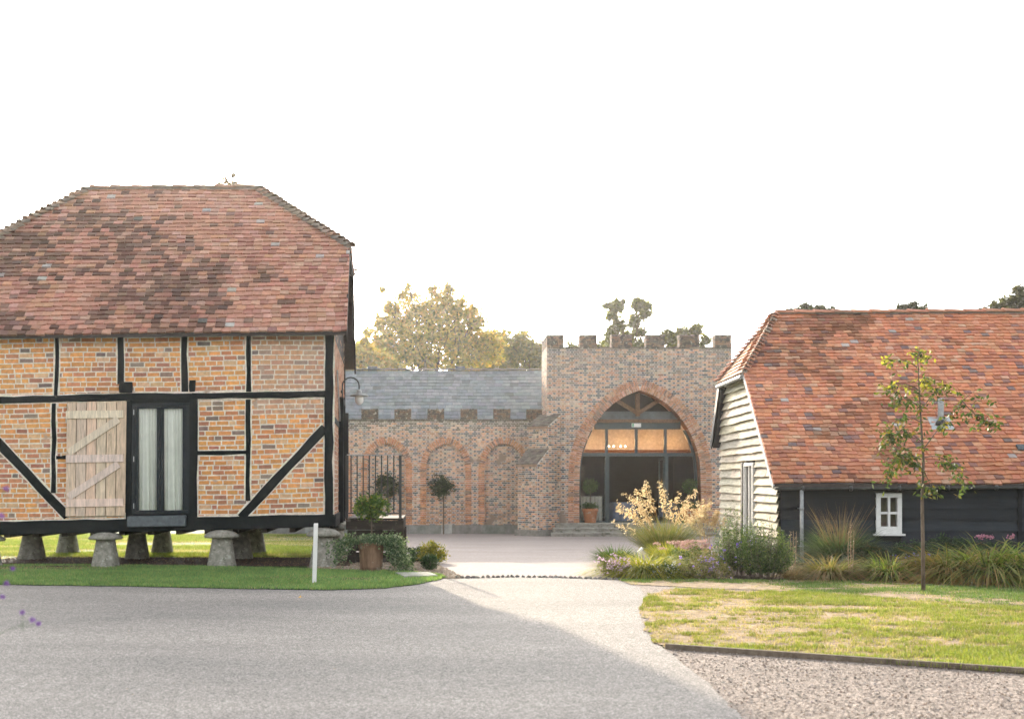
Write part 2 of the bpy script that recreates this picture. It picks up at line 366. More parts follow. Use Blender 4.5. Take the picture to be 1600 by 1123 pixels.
# gravel, right foreground
gravel_pts = G([(1040, 1013), (1650, 1056)])
gpoly = right_edge[-17:]+[(3.6, 3), (4.5, -4), (20, -4), (20, 8.0), tuple(gp(1750, 1063)[:2]), tuple(gp(1037, 1012)[:2])]
sheet('gravel', gpoly, 0.0055, M['gravel'])
lawnB = wobble(G([(1035, 922.5), (1015, 932), (1008, 945), (1004, 960), (1012, 975), (1010, 990), (1028, 1006), (1042, 1014)]), 0.06, 5)+G([(1900, 1076), (1900, 966), (1650, 953), (1500, 944.5), (1240, 926.5), (1100, 922.5)])
lawnA = G([(965, 906), (1100, 907), (1300, 908), (1900, 914), (1900, 962), (1650, 948), (1500, 943), (1240, 925), (1100, 920), (985, 914)])
pathp = G([(960, 905), (1100, 918), (1240, 923), (1500, 941), (1900, 960), (1900, 970), (1500, 948), (1240, 931), (1100, 928), (1045, 932), (1030, 945), (1025, 960), (1032, 985), (1055, 1009), (1042, 1015), (1026, 1002), (1010, 989), (1004, 975), (1000, 960), (1004, 945), (1008, 932), (1000, 918)])
sheet('gravel_path', pathp, 0.0115, M['gravel'])
sheet('lawn', lawnB, 0.02, M['dry_lawn']); sheet('lawn_strip', lawnA, 0.02, M['dry_lawn'])
lawnL = left_edge[:-1]+G([(697, 903), (690, 899), (620, 893), (560, 893), (450, 889), (200, 884), (-900, 882)])
sheet('verge_lawn', lawnL, 0.02, M['lawn'])
sheet('mulch_bed', G([(480, 890), (560, 895), (620, 896), (700, 905), (728, 903.5), (712, 897), (692, 886), (676, 876), (640, 868), (540, 864), (480, 872)]), 0.014, M['bark_mulch'])
sheet('flower_bed', [tuple(gp(932, 886)[:2]), tuple(gp(945, 900)[:2]), tuple(gp(970, 908)[:2]), tuple(gp(1300, 910)[:2]), tuple(gp(1900, 916)[:2]), (17, 23.3), (17, 24.6), (7.5, 24.6), (6.4, 25.5), (4.4, 25), tuple(gp(940, 865)[:2])], 0.0135, M['soil'])

# ------------------------------------------------------------------ brick and tile generators
def bricks(mb, O, U, V, Nn, u0, u1, v0, v1, colf, bl=0.225, ch=0.078, mort=0.018, proud=0.009, bond='stretcher', skip=None, jit=0.003, wav=0.0):
    O, U, V, Nn = Vector(O), Vector(U), Vector(V), Vector(Nn)
    r = 0; v = v0
    while v < v1-0.02:
        h = min(ch, v1-v)-mort
        if bond == 'flemish': seq = [bl, bl*0.49]; off = -(bl*0.745 if r % 2 else 0)
        else: seq = [bl]; off = -(bl*0.5 if r % 2 else 0)+(random.uniform(-0.03, 0.03) if bond == 'loose' else 0)
        u = u0+off; k = 0
        while u < u1:
            L = seq[k % len(seq)]
            if bond == 'loose': L = bl*(random.choice([1, 1, 1, 0.5, 0.8])+random.uniform(-0.08, 0.08))
            a, b = max(u, u0), min(u+L, u1); k += 1; u += L
            if b-a < 0.03: continue
            cu, cv = (a+b)/2, v+h/2
            if skip and skip(cu, cv): continue
            p = proud+random.uniform(-0.4, 0.4)*proud
            j = lambda: random.uniform(-jit, jit)
            wv = wav*math.sin(cu*1.7+cv)*1.0
            c = colf(cu, cv, L < bl*0.6)
            q = [(a+mort/2+j(), v+mort/2+j()), (b-mort/2+j(), v+mort/2+j()), (b-mort/2+j(), v+mort/2+h+j()), (a+mort/2+j(), v+mort/2+h+j())]
            fr = [O+U*x+V*(y+wv)+Nn*p for x, y in q]; bk = [O+U*x+V*(y+wv)-Nn*0.01 for x, y in q]
            mb.faces(fr+bk, [(0, 1, 2, 3), (0, 4, 5, 1), (1, 5, 6, 2), (2, 6, 7, 3), (3, 7, 4, 0)], c)
        v += ch; r += 1
def tiles(mb, O, U, S, Nn, rng_fn, vmax, colf, gauge=0.13, width=0.19, th=0.014, lift=0.020, rag=0.004):
    """courses of plain tiles; U along eave, S up slope"""
    O, U, S, Nn = Vector(O), Vector(U), Vector(S), Vector(Nn); r = 0; v = 0.0
    while v < vmax:
        a0, a1 = rng_fn(min(v+gauge*0.4, vmax)); ve = min(v+gauge*1.25, vmax+0.02)
        u = math.floor(a0/width)*width-(width*0.5 if r % 2 else 0)+0.15*width*math.sin(r*2.3)
        cw = random.uniform(-0.006, 0.006)
        while u < a1:
            w_ = width*(1+random.uniform(-0.06, 0.06)); x0, x1 = max(u, a0), min(u+w_, a1); u += w_
            if x1-x0 < 0.03: continue
            g = 0.004; l0 = lift+random.uniform(-rag, rag)*1.5; l1 = lift+random.uniform(-rag, rag)*1.5; dv = random.uniform(-rag, rag)*1.6+0.015*math.sin(u*1.3+r*0.2)+cw
            tv = v+dv; tv2 = tv+random.uniform(-rag, rag)
            A = O+U*(x0+g)+S*tv+Nn*(l0+th); B = O+U*(x1-g)+S*tv2+Nn*(l1+th); C = O+U*(x1-g)+S*ve+Nn*(th*0.8); D = O+U*(x0+g)+S*ve+Nn*(th*0.8)
            A2 = A-Nn*th*2.1; B2 = B-Nn*th*2.1
            c = colf((x0+x1)/2, v); wv = Nn*(0.013*(1+math.sin(u*1.1+v*1.7+r*0.05)*math.sin(v*1.3+u*0.4)))
            mb.faces([A+wv, B+wv, C+wv, D+wv, A2+wv, B2+wv, O+U*(x0+g)+S*ve, O+U*(x1-g)+S*ve], [(0, 1, 2, 3), (4, 5, 1, 0), (4, 0, 3, 6), (1, 5, 7, 2)], c)
        v += gauge; r += 1
def jcol(c, a=0.12, h=0.05):
    k = 1+random.uniform(-a, a); return tuple(max(0.003, x*k*(1+random.uniform(-h, h))) for x in c)
def wpick(pal):
    t = random.random()*sum(w_ for _, w_ in pal)
    for c, w_ in pal:
        t -= w_
        if t <= 0: return jcol(c)
    return jcol(pal[-1][0])

# ================================================================== LEFT BARN (granary on staddle stones)
TH = R(2.5); X0, Y0 = -2.103, 23.0; cT, sT = math.cos(TH), math.sin(TH); SH = 0.017
def lw_(v):
    x, y, z = v; return (X0+x*cT-y*sT, Y0+x*sT+y*cT, z+SH*x)
def lb(px, py):
    a = (px-CX)/F; s = (a*Y0-X0)/(cT-a*sT); t = Y0+s*sT; z = CAMZ-(py-CY)/F*t
    return s, z-SH*s
WL = -7.58; WD = 6.2; EZ = 4.72; SILL_T = lb(300, 808)[1]; SILL_B = lb(300, 827)[1]
barn = thing('timber_framed_barn', 'brick and black timber framed barn with mossy red tiled roof, raised on staddle stones', 'barn', (-6, 23.5, 0))
palL = [((0.66, 0.31, 0.105), 6), ((0.60, 0.27, 0.10), 5), ((0.50, 0.215, 0.11), 3), ((0.38, 0.165, 0.105), 1.7), ((0.17, 0.13, 0.11), 0.55), ((0.27, 0.19, 0.15), 0.8), ((0.60, 0.37, 0.21), 2.2)]
MORT = (0.74, 0.67, 0.56)
mb = MB()
# mortar backing of front wall with the window opening left out
wx0, wz0 = lb(207, 803); wx1, wz1 = lb(297, 629)
for (a, b, c, d) in ((WL, wx0, SILL_B+0.05, EZ), (wx1, 0, SILL_B+0.05, EZ), (wx0, wx1, wz1, EZ), (wx0, wx1, SILL_B+0.05, wz0)):
    mb.face([(a, 0, c), (b, 0, c), (b, 0, d), (a, 0, d)], MORT)
skip = lambda u, v: (wx0-0.06 < u < wx1+0.06 and wz0-0.2 < v < wz1+0.05)
def lcol(u, v, hd):
    c = wpick(palL); p = fbm(np.array([u+20]), np.array([v]), 0.9, 3)[0]
    if u > -1.6 and v > 3.1: c = tuple(0.45*a+0.55*b for a, b in zip(c, (0.44, 0.29, 0.22)))
    k = 0.82+0.4*p; return tuple(x*k for x in c)
bricks(mb, (0, 0, 0), (1, 0, 0), (0, 0, 1), (0, -1, 0), WL, 0, SILL_B+0.1, EZ, lcol, bl=0.270, ch=0.101, mort=0.025, proud=0.007, bond='loose', skip=skip, jit=0.005, wav=0.012)
mb.build('brick_infill', M['brick'], barn, lw_)
mb = MB()  # gable (right) wall
gab = lambda y: EZ+1.124*min(y, WD-y)+0.25
mb.face([(0, 0.0, SILL_B+0.05), (0, WD, SILL_B+0.05), (0, WD, EZ), (0, WD-1.7, 6.6), (0, 1.7, 6.6), (0, 0, EZ)], MORT)
bricks(mb, (0, 0, 0), (0, 1, 0), (0, 0, 1), (1, 0, 0), 0, WD, SILL_B+0.1, 6.5, lambda u, v, h: wpick([((0.50, 0.30, 0.2), 3), ((0.42, 0.2, 0.12), 2), ((0.3, 0.16, 0.11), 1)]), bl=0.255, ch=0.10, mort=0.018, bond='loose', skip=lambda u, v: v > gab(u)-0.1 or (2.6 < u < 3.75 and v < 3.6))
mb.build('gable_wall', M['brick'], barn, lw_)
mb = MB()
mb.box(WL, 0, WD-0.1, WD, SILL_B, EZ, MORT); mb.box(WL, WL+0.1, 0.02, WD-0.1, SILL_B, EZ, MORT)
mb.face([(WL+0.01, 0, EZ), (WL+0.01, 1.7, 6.6), (WL+0.01, WD-1.7, 6.6), (WL+0.01, WD, EZ)], MORT)
mb.build('back_wall', M['brick'], barn, lw_)
mb = MB(); mb.box(WL, -0.02, 0.05, WD-0.12, SILL_B+0.02, SILL_B+0.12)
for i in range(13): mb.box(WL+0.3+i*0.58, WL+0.42+i*0.58, 0.15, WD-0.2, SILL_B-0.1, SILL_B+0.02)
mb.build('floor', M['dark_timber'], barn, lw_)
def beam(name, p0, p1, wpx, proud=0.03, dep=0.16, jit=0.018, parent=barn, fil=True):
    """timber in the front wall plane from photo points; width given in photo pixels"""
    a, b = lb(*p0), lb(*p1); wd = wpx*22.9/F
    m = MB(); L = math.dist(a, b); sg = max(2, int(L/0.35))
    m.bar((a[0], -proud+dep/2, a[1]), (b[0], -proud+dep/2, b[1]), wd, dep, side=(0, 1, 0), jit=jit, seg=sg)
    o = m.build(name, M['black_timber'], parent, lw_, bevel=0.008)
    if fil: FIL.append((a, b, wd))
    return o
FIL = []
beam('sill_beam', (-62, 826), (522, 813), 20, proud=0.055, dep=0.26)
beam('wall_plate', (-60, 524), (520, 517.5), 9, proud=0.05)
# mid rail in two runs
beam('rail', (-60, 626), (300, 618.5), 10.5, proud=0.045); beam('rail', (300, 618.5), (509, 616), 9.5, proud=0.04)
for (x, y0, x2, y1, wd) in ((90, 528, 88, 618, 6.5), (188.5, 526, 189, 600, 9.5), (288, 524, 288.5, 612, 9.5), (388, 522, 389, 612, 7), (84.5, 630, 84, 770, 7), (388.5, 624, 387, 782, 7.5)):
    beam('stud', (x, y0), (x2, y1), wd, proud=0.025)
beam('jamb_post', (202, 626), (201, 812), 9, proud=0.035); beam('jamb_post', (302.5, 623), (301.5, 810), 13, proud=0.035)
beam('jamb_post', (197, 597), (197, 614), 20, proud=0.06); beam('jamb_post', (300.5, 594), (301, 612), 9.5, proud=0.035)
beam('corner_post', (514.5, 519), (513.5, 806), 13, proud=0.05)
beam('short_rail', (88, 714), (103, 714), 5.5, proud=0.028); beam('short_rail', (309, 707.5), (385, 706.5), 6, proud=0.028)
beam('brace', (-58, 633), (106, 806), 14, proud=0.032); beam('brace', (508, 668), (376, 808), 13.5, proud=0.032)
mb = MB()  # cream mortar fillet along the timbers
for a, b, wd in FIL:
    d = Vector((b[0]-a[0], 0, b[1]-a[1])); L = d.length
    if L < 0.5: continue
    d /= L; n_ = Vector((-d.z, 0, d.x)); sg = max(2, int(L/0.12)); e = wd/2+0.027; prev = None
    for i in range(sg+1):
        q = Vector((a[0], -0.0135, a[1]))+d*L*i/sg; w0 = e+random.uniform(-0.006, 0.008); w1 = (e+random.uniform(-0.006, 0.008)) if wd < 0.22 else 0.0
        cur = (q+n_*w0, q-n_*w1)
        if prev: mb.face([prev[1], cur[1], cur[0], prev[0]], jcol((0.76, 0.69, 0.57), 0.06))
        prev = cur
fil_clip = [f for f in range(len(mb.f))]
mb.build('mortar_fillet', M['brick'], barn, lw_)
# window
win = MB()
def frame_rect(m, a, b, t, y0, y1):
    """a=(x0,z0) b=(x1,z1)"""
    m.box(a[0], b[0], y0, y1, a[1], a[1]+t); m.box(a[0], b[0], y0, y1, b[1]-t, b[1]); m.box(a[0], a[0]+t, y0, y1, a[1]+t, b[1]-t); m.box(b[0]-t, b[0], y0, y1, a[1]+t, b[1]-t)
frame_rect(win, (wx0, wz0), (wx1, wz1), 0.06, -0.035, 0.10)
m = MB(); _l, _r = lb(204, 700)[0], lb(304, 700)[0]; m.box(_l, _r, -0.028, 0.02, wz1-0.01, lb(250, 621)[1]); m.box(_l, wx0+0.01, -0.029, 0.02, SILL_T-0.05, wz1-0.01); m.box(wx1-0.01, _r, -0.029, 0.02, SILL_T-0.05, wz1-0.01); m.box(wx0+0.01, wx1-0.01, -0.027, 0.02, SILL_T-0.05, wz0+0.01); m.build('window_surround', M['black_timber'], barn, lw_)
W_ = win.build('window', M['frame'], barn, lw_, bevel=0.006)
mid = (lb(249, 700)[0]+lb(252, 700)[0])/2
for (a, b, gl, gr_) in ((wx0+0.062, mid-0.003, 216, 245), (mid+0.003, wx1-0.062, 256, 285.5)):
    m = MB(); g0, g1 = lb(gl, 797), lb(gr_, 638)
    m.box(a, b, -0.02, 0.05, wz0+0.062, g0[1]); m.box(a, b, -0.02, 0.05, g1[1], wz1-0.062); m.box(a, g0[0], -0.02, 0.05, g0[1], g1[1]); m.box(g1[0], b, -0.02, 0.05, g0[1], g1[1])
    m.build('casement', M['frame'], W_, lw_, bevel=0.005)
    m = MB(); m.face([(g0[0], 0.012, g0[1]), (g1[0], 0.012, g0[1]), (g1[0], 0.012, g1[1]), (g0[0], 0.012, g1[1])]); m.build('pane', M['glass'], W_, lw_)
    m = MB(); n_ = 60; pr = None
    for i in range(n_+1):
        t = i/n_; x = a+0.02+(b-a-0.04)*t; ph = t*38+1.5*math.sin(t*9)
        yt = 0.085+0.03*math.sin(ph); yb = 0.10+0.045*math.sin(ph*0.9+0.6); cur = ((x, yt, wz1-0.05), (x+0.02*math.sin(ph*0.5), yb, wz0+0.05))
        if pr: m.face([pr[1], cur[1], cur[0], pr[0]])
        pr = cur
    m.build('curtain', M['curtain'], W_, lw_, smooth=False)
for py in (644, 717, 790):
    m = MB(); p = lb(209, py); m.box(p[0], p[0]+0.018, -0.05, -0.034, p[1]-0.055, p[1]+0.055); m.build('hinge', M['metal_grey'], W_, lw_)
m = MB(); a, b = lb(201, 823), lb(292, 804.5); m.box(a[0], b[0], -0.16, 0.0, a[1], b[1]); m.build('sill', M['lead'], W_, lw_, bevel=0.02)
m = MB(); m.box(wx0-0.5, wx1+0.5, 0.35, 0.4, wz0-0.3, wz1+0.3); m.box(wx0-0.5, wx1+0.5, 0.05, 0.35, wz0-0.3, wz0-0.25); m.build('room_lining', M['plaster'], W_, lw_)
# shutter
sh = MB(); a = lb(103.5, 806.5); b = lb(197, 627); n_ = 6; ws = (b[0]-a[0])/n_
for i in range(n_):
    x = a[0]+i*ws; lean = 0.012; tz = random.uniform(-0.02, 0.015)
    c = jcol((0.60, 0.455, 0.345), 0.14, 0.04)
    vs = [(x+0.006, -0.075, a[1]), (x+ws-0.006, -0.075, a[1]+random.uniform(-.01, .01)), (x+ws-0.006+0.03, -0.075, b[1]+tz), (x+0.006+0.03, -0.075, b[1]+tz)]
    vs2 = [(p[0], -0.047, p[2]) for p in vs]
    sh.faces(vs+vs2, [(0, 1, 2, 3), (7, 6, 5, 4), (0, 4, 5, 1), (1, 5, 6, 2), (2, 6, 7, 3), (3, 7, 4, 0)], c)
S_ = sh.build('shutter', M['pale_wood'], barn, lw_, bevel=0.004)
m = MB(); m.box(a[0]+0.02, b[0]+0.01, -0.048, -0.02, a[1]+0.05, b[1]-0.05); m.build('shutter_backing', M['black_timber'], S_, lw_)
for py0, py1 in ((641, 654.5), (709.5, 723), (778, 792)):
    m = MB(); q0, q1 = lb(105, py1), lb(194.5, py0); m.box(q0[0], q1[0], -0.105, -0.078, q0[1], q1[1], jcol((0.72, 0.585, 0.475), 0.06)); m.build('batten', M['pale_wood'], S_, lw_, bevel=0.006)
for (p, q) in (((109, 707), (187, 655)), ((109, 776), (187, 725))):
    m = MB(); p, q = lb(*p), lb(*q); m.bar((p[0], -0.09, p[1]), (q[0], -0.09, q[1]), 0.150, 0.030, jcol((0.66, 0.53, 0.42), 0.06), jit=0.004, seg=3); m.build('shutter_brace', M['pale_wood'], S_, lw_, bevel=0.005)
# gable door frame, projecting leaf
m = MB(); m.box(0.0, 0.12, 2.55, 2.7, SILL_B, 3.65); m.box(0.0, 0.12, 3.65, 3.8, SILL_B, 3.65); m.box(0.0, 0.12, 2.7, 3.65, 3.52, 3.65); m.box(0.0, 0.04, 2.7, 3.65, SILL_B, 3.52)
m.box(0.12, 0.2, 3.60, 3.75, SILL_T-0.02, 3.35)
m.build('door', M['black_timber'], barn, lw_, bevel=0.006)
m = MB(); m.box(-0.06, 0.05, 0.1, WD, SILL_B-0.02, SILL_T); m.box(-0.03, 0.03, 0.1, 2.5, 2.95, 3.07); m.box(-0.03, 0.03, 3.85, WD-0.2, 2.95, 3.07); m.box(-0.03, 0.035, WD-0.2, WD, SILL_B, EZ)
m.build('gable_timber', M['black_timber'], barn, lw_, bevel=0.006)
m = MB(); m.bar((0.04, 1.2, 4.1), (0.04, 2.6, 3.1), 0.07, 0.03, side=(1, 0, 0)); m.build('gable_brace', M['metal_grey'], barn, lw_)
# roof
EY = -0.28; EZE = 4.74; RY = 3.1; SLT = 1.124; RZ = EZE+SLT*(RY-EY); VR = 0.30; VL = -7.86
HY = 1.55; HZ = EZE+SLT*(HY-EY); RR = -1.93; RL = -5.72; EBY = WD+0.28
roof = MB(); T = 0.06; dk = (0.06, 0.05, 0.045)
fr = [(VL, EY, EZE), (VR, EY, EZE), (VR, HY, HZ), (RR, RY, RZ), (RL, RY, RZ), (VL, HY, HZ)]
bk = [(p[0], 2*RY-p[1], p[2]) for p in fr]
for poly, fl in ((fr, 0), (bk, 1)):
    top = poly; bot = [(p[0], p[1], p[2]-T) for p in poly]
    if fl: top = top[::-1]; bot = bot[::-1]
    roof.face(top, dk); roof.face(bot[::-1], dk)
    for i in range(6): j = (i+1) % 6; roof.face([top[i], bot[i], bot[j], top[j]], dk)
for X_, RX_ in ((VR, RR), (VL, RL)):
    t = [(X_, HY, HZ), (X_, 2*RY-HY, HZ), (RX_, RY, RZ)]
    roof.face(t if X_ > 0 else t[::-1], dk); roof.face([(p[0], p[1], p[2]-T) for p in (t[::-1] if X_ > 0 else t)], dk)
palT = [((0.47, 0.245, 0.175), 6), ((0.43, 0.215, 0.155), 5), ((0.50, 0.29, 0.22), 4), ((0.36, 0.17, 0.13), 1.5), ((0.24, 0.14, 0.115), 0.5), ((0.42, 0.38, 0.35), 0.16), ((0.50, 0.27, 0.17), 1.5)]
def tcolL(u, v):
    c = wpick(palT); p = fbm(np.array([u+30]), np.array([v*1.4]), 0.7, 8)[0]; q = fbm(np.array([u+3]), np.array([v*3]), 2.2, 18)[0]
    st = max(0.0, min(1.0, (p*0.8+0.35*q-0.50+0.05*(-u-4))*3.2))
    if random.random() < st*0.8: kk = random.uniform(0.28, 0.62); c = tuple(a*kk*0.8+b*0.2 for a, b in zip(c, (0.08, 0.065, 0.055)))
    else: c = tuple(x*(1-0.22*st) for x in c)
    return c
Lsl = math.hypot(RY-EY, RZ-EZE); cs, sn = (RY-EY)/Lsl, (RZ-EZE)/Lsl; hv = (HY-EY)/cs
def rngL(v):
    if v <= hv: return (VL, VR)
    t = (v-hv)/(Lsl-hv); return (VL+(RL-VL)*t, VR+(RR-VR)*t)
tiles(roof, (0, EY, EZE), (1, 0, 0), (0, cs, sn), (0, -sn, cs), rngL, Lsl-0.03, tcolL, gauge=0.142, width=0.185, th=0.022, lift=0.034, rag=0.009)
Rf = roof.build('roof', M['tile'], barn, lw_)
Lh = math.hypot(VR-RR, RZ-HZ)
for X_, RX_, sg in ((VR, RR, 1), (VL, RL, -1)):
    Sd = Vector((RX_-X_, 0, RZ-HZ)).normalized(); hw = RY-HY; Nn = Vector((sg*(RZ-HZ), 0, abs(RX_-X_))).normalized()
    tl = MB(); U_ = Vector((0, sg, 0)); O_ = Vector((X_, RY, HZ))
    tiles(tl, O_, U_, Sd, Nn, lambda v, L=Lh, h=hw: (-h*(1-v/L), h*(1-v/L)), Lh-0.05, tcolL, gauge=0.15, width=0.2, th=0.017, lift=0.024)
    tl.build('hip_tiling', M['tile'], Rf, lw_)
def saddle_run(m, p0, p1, step, r, col, droop=0.0, ang=1.25, tilt=0.035):
    """overlapping half-round tiles along a line"""
    p0, p1 = Vector(p0), Vector(p1); d = (p1-p0); L = d.length; d /= L; sd = d.cross(Vector((0, 0, 1))).normalized(); up = sd.cross(d); n = int(L/step)
    for i in range(n):
        a = p0+d*L*i/n; b = p0+d*(L*(i+1)/n+0.03); c = col(); r0 = r*random.uniform(0.96, 1.06); vs = []
        for q, rr, lift in ((a, r0*1.12, tilt), (b, r0*0.9, 0.0)):
            for k in range(7):
                t = -ang+2*ang*k/6
                for rad in (rr, rr-0.018): vs.append(q+sd*math.sin(t)*rad+up*(math.cos(t)*rad*0.8-r*0.25+lift))
        fs = []
        for k in range(6):
            o = k*2; fs += [(o, o+2, o+16, o+14), (o+1, o+15, o+17, o+3), (o, o+1, o+3, o+2)]
        m.faces(vs, fs, c)
m = MB(); cr = lambda: wpick([((0.36, 0.22, 0.16), 3), ((0.27, 0.2, 0.16), 2), ((0.42, 0.28, 0.22), 1)])
m.bar((RL, RY, RZ+0.02), (RR, RY, RZ+0.02), 0.10, 0.14, (0.35, 0.30, 0.26)); saddle_run(m, (RL, RY, RZ+0.02), (RR, RY, RZ+0.02), 0.46, 0.15, cr, tilt=0.008); m.build('ridge_tiles', M['tile'], Rf, lw_)
m = MB(); ch = lambda: wpick([((0.33, 0.26, 0.2), 3), ((0.24, 0.2, 0.17), 2), ((0.38, 0.24, 0.17), 1)])
for X_, RX_ in ((VR, RR), (VL, RL)):
    for y_ in (HY, 2*RY-HY):
        m = MB(); m.bar((X_, y_, HZ+0.01), (RX_, RY, RZ), 0.13, 0.13, (0.33, 0.28, 0.24)); saddle_run(m, (X_, y_, HZ+0.02), (RX_, RY, RZ), 0.155, 0.165, ch, tilt=0.06); m.build('hip_tiles', M['tile'], Rf, lw_)
for X_ in (VR-0.02, VL+0.02):
    m = MB()
    for s_ in (0, 1):
        f = (lambda y: y) if not s_ else (lambda y: 2*RY-y)
        m.bar((X_, f(EY+0.02), EZE-0.13), (X_, f(HY+0.1), HZ-0.05), 0.2, 0.035, side=(1, 0, 0))
    m.bar((X_, HY, HZ-0.08), (X_, 2*RY-HY, HZ-0.08), 0.12, 0.036, side=(1, 0, 0))
    m.build('bargeboard', M['dark_timber'], Rf, lw_)
# hidden gable above wall: black boarding
m = MB(); m.face([(0.012, 0.02, EZ), (0.012, WD-0.02, EZ), (0.012, WD-1.75, 6.62), (0.012, 1.75, 6.62)]); m.build('gable_boarding', M['dark_timber'], barn, lw_); m = MB()
m.face([(WL-0.012, 0.02, EZ), (WL-0.012, 1.75, 6.62), (WL-0.012, WD-1.75, 6.62), (WL-0.012, WD-0.02, EZ)]); m.build('gable_boarding', M['dark_timber'], barn, lw_)

# staddle stones
SG = 'staddle stones under the raised barn'
labs = ['pale mushroom staddle stone at the left frame edge under the barn front', 'pale mushroom staddle stone under the barn front, below the wooden shutter', 'pale mushroom staddle stone under the barn front, right of the curtained window', 'pale mushroom staddle stone at the barn front corner behind the white post',
        'dark staddle stone in the middle row under the barn, nearest the left frame edge', 'dark staddle stone in the middle row, right of the stone below the shutter', 'dark staddle stone in the middle row, right of the stone below the window', 'dark staddle stone in the middle row beside the timber platform',
        'shaded staddle stone in the back row, leftmost of those seen under the barn', 'shaded staddle stone in the back row, behind the window sill', 'shaded staddle stone in the back row, with a sunlit right edge', 'shaded staddle stone in the back row near the platform']
capz = SILL_B-0.01
proto = thing('staddle_stone', labs[0], 'staddle stone', (0, 0, 0), SG)
hh = 0.80
m = MB(); m.lathe([(0.285, 0), (0.28, 0.03), (0.235, 0.30), (0.185, hh-0.20), (0.175, hh-0.17)], n=20, power=3.6, jit=0.025); m.build('base', M['stone'], proto, smooth=True)
m = MB(); m.lathe([(0.16, hh-0.18), (0.32, hh-0.175), (0.345, hh-0.15), (0.335, hh-0.115), (0.25, hh-0.05), (0.12, hh-0.01), (0.02, hh)], n=24, power=2.5, jit=0.02); m.build('cap', M['stone'], proto, smooth=True)
k = 0
for row, yy in enumerate((0.06, 2.95, 5.85)):
    for px in (-22, 164, 346, 505):
        s, _ = lb(px, 860); wpt = Vector(lw_((s, yy, 0))); g = gz(wpt.y)
        top = capz+SH*s; sc = (top-g)/hh
        if k == 0: o = proto; o.location = (wpt.x, wpt.y, g); o.scale = (1, 1, sc)
        else: o = copy_thing(proto, labs[k], (wpt.x, wpt.y, g), random.uniform(-0.15, 0.15), (random.uniform(0.93, 1.08), 1, sc))
        o.rotation_euler.z = random.uniform(-0.12, 0.12); k += 1
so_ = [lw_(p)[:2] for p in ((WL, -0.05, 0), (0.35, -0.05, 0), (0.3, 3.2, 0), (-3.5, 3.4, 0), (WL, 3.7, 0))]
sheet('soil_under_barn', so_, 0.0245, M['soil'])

# wall lamp on the gable
lp = Vector(lw_((0.0, 3.9, 3.95))); sL = 1750/lp.y
lamp = thing('wall_lamp', 'black swan neck lantern with white glass globe on the barn gable', 'wall lamp', lp)
m = MB(); pts = [(0.03, 0, -0.32), (0.035, 0, 0.0)]+[(0.19-0.155*math.cos(a), 0, 0.06+0.15*math.sin(a)) for a in np.linspace(0, math.pi, 9)]+[(0.345, 0, -0.02)]
m.tube([lp+Vector(p) for p in pts], 0.013, 8); m.tube([lp+Vector((-0.01, 0, -0.05)), lp+Vector((0.035, 0, -0.05))], 0.03, 10); m.build('bracket', M['black_metal'], lamp, smooth=True)
m = MB(); c = lp+Vector((0.345, 0, -0.02)); m.lathe([(0.03, 0.01), (0.045, -0.02), (0.055, -0.06), (0.17, -0.10), (0.175, -0.115), (0.05, -0.105)], c, n=24); m.build('lamp_shade', M['metal_grey'], lamp, smooth=True)
m = MB(); m.lathe([(0.05, -0.10), (0.078, -0.14), (0.08, -0.20), (0.06, -0.25), (0.02, -0.275)], c, n=20); m.build('globe', M['globe'], lamp, smooth=True); lamp.scale = (1.3, 1.3, 1.3)

# timber platform with railing
pf = thing('timber_platform', 'low dark sleeper platform at the barn gable, under the iron railing', 'platform', (-1.5, 24.4, gz(24.4)))
dx0, dx1, dy0, dy1 = -1.93, -0.70, 24.2, 26.6; dz = 0.93; g = gz(24.3)
m = MB()
for i in range(12): m.box(dx0, dx1, dy0+i*0.2, dy0+i*0.2+0.19, dz-0.045, dz); 
m.build('deck', M['pale_wood'] and M['dark_timber'], pf)
m = MB(); m.bar((dx0, dy0+0.06, dz-0.15), (dx1+0.02, dy0+0.06, dz-0.16), 0.2, 0.14, jit=0.008, seg=4); m.build('sleeper_beam', M['dark_timber'], pf, bevel=0.01)
m = MB(); m.bar((dx1-0.06, dy0+0.2, dz-0.15), (dx1-0.06, dy1, dz-0.15), 0.2, 0.12, side=(1, 0, 0), jit=0.008, seg=4); m.build('side_beam', M['dark_timber'], pf, bevel=0.01)
for i, (x, yy) in enumerate(((dx0+0.12, dy0+0.1), (dx1-0.07, dy0+0.1), (dx1-0.07, dy1-0.1), (dx0+0.7, dy0+0.14))):
    m = MB(); m.box(x-0.09, x+0.09, yy-0.08, yy+0.08, g-0.05, dz-0.26); m.build('post', M['dark_timber'], pf, bevel=0.01)
for i in range(3):
    m = MB(); z = g+0.02+i*0.24; m.box(dx0+0.03, dx1-0.02, dy0+0.19, dy0+0.25, z, z+0.21); m.build('board', M['dark_timber'], pf, bevel=0.008)
rl = thing('iron_railing', 'black iron railing of thin bars standing on the timber platform', 'railing', (-1.4, dy0+0.08, dz))
yy = dy0+0.09; rz_ = CAMZ+(757-709.5)*yy/F
xa, xb = (542-CX)*yy/F, (625.5-CX)*yy/F
m = MB(); m.box(xa, xb+0.03, yy-0.02, yy+0.02, rz_-0.02, rz_); m.build('top_rail', M['metal_grey'], rl)
m = MB(); m.box(xa, xb, yy-0.012, yy+0.012, dz+0.09, dz+0.115); m.build('bottom_rail', M['black_metal'], rl)
for i in range(8):
    x = xa+0.06+(xb-xa-0.1)*i/8+0.03; m = MB(); m.tube([(x, yy, dz+0.10), (x, yy, rz_-0.02)], 0.0145, 6); m.build('baluster', M['black_metal'], rl)
for x in (xa, xb): m = MB(); m.box(x-0.03, x+0.03, yy-0.03, yy+0.03, dz, rz_-0.02); m.build('post', M['black_metal'], rl)

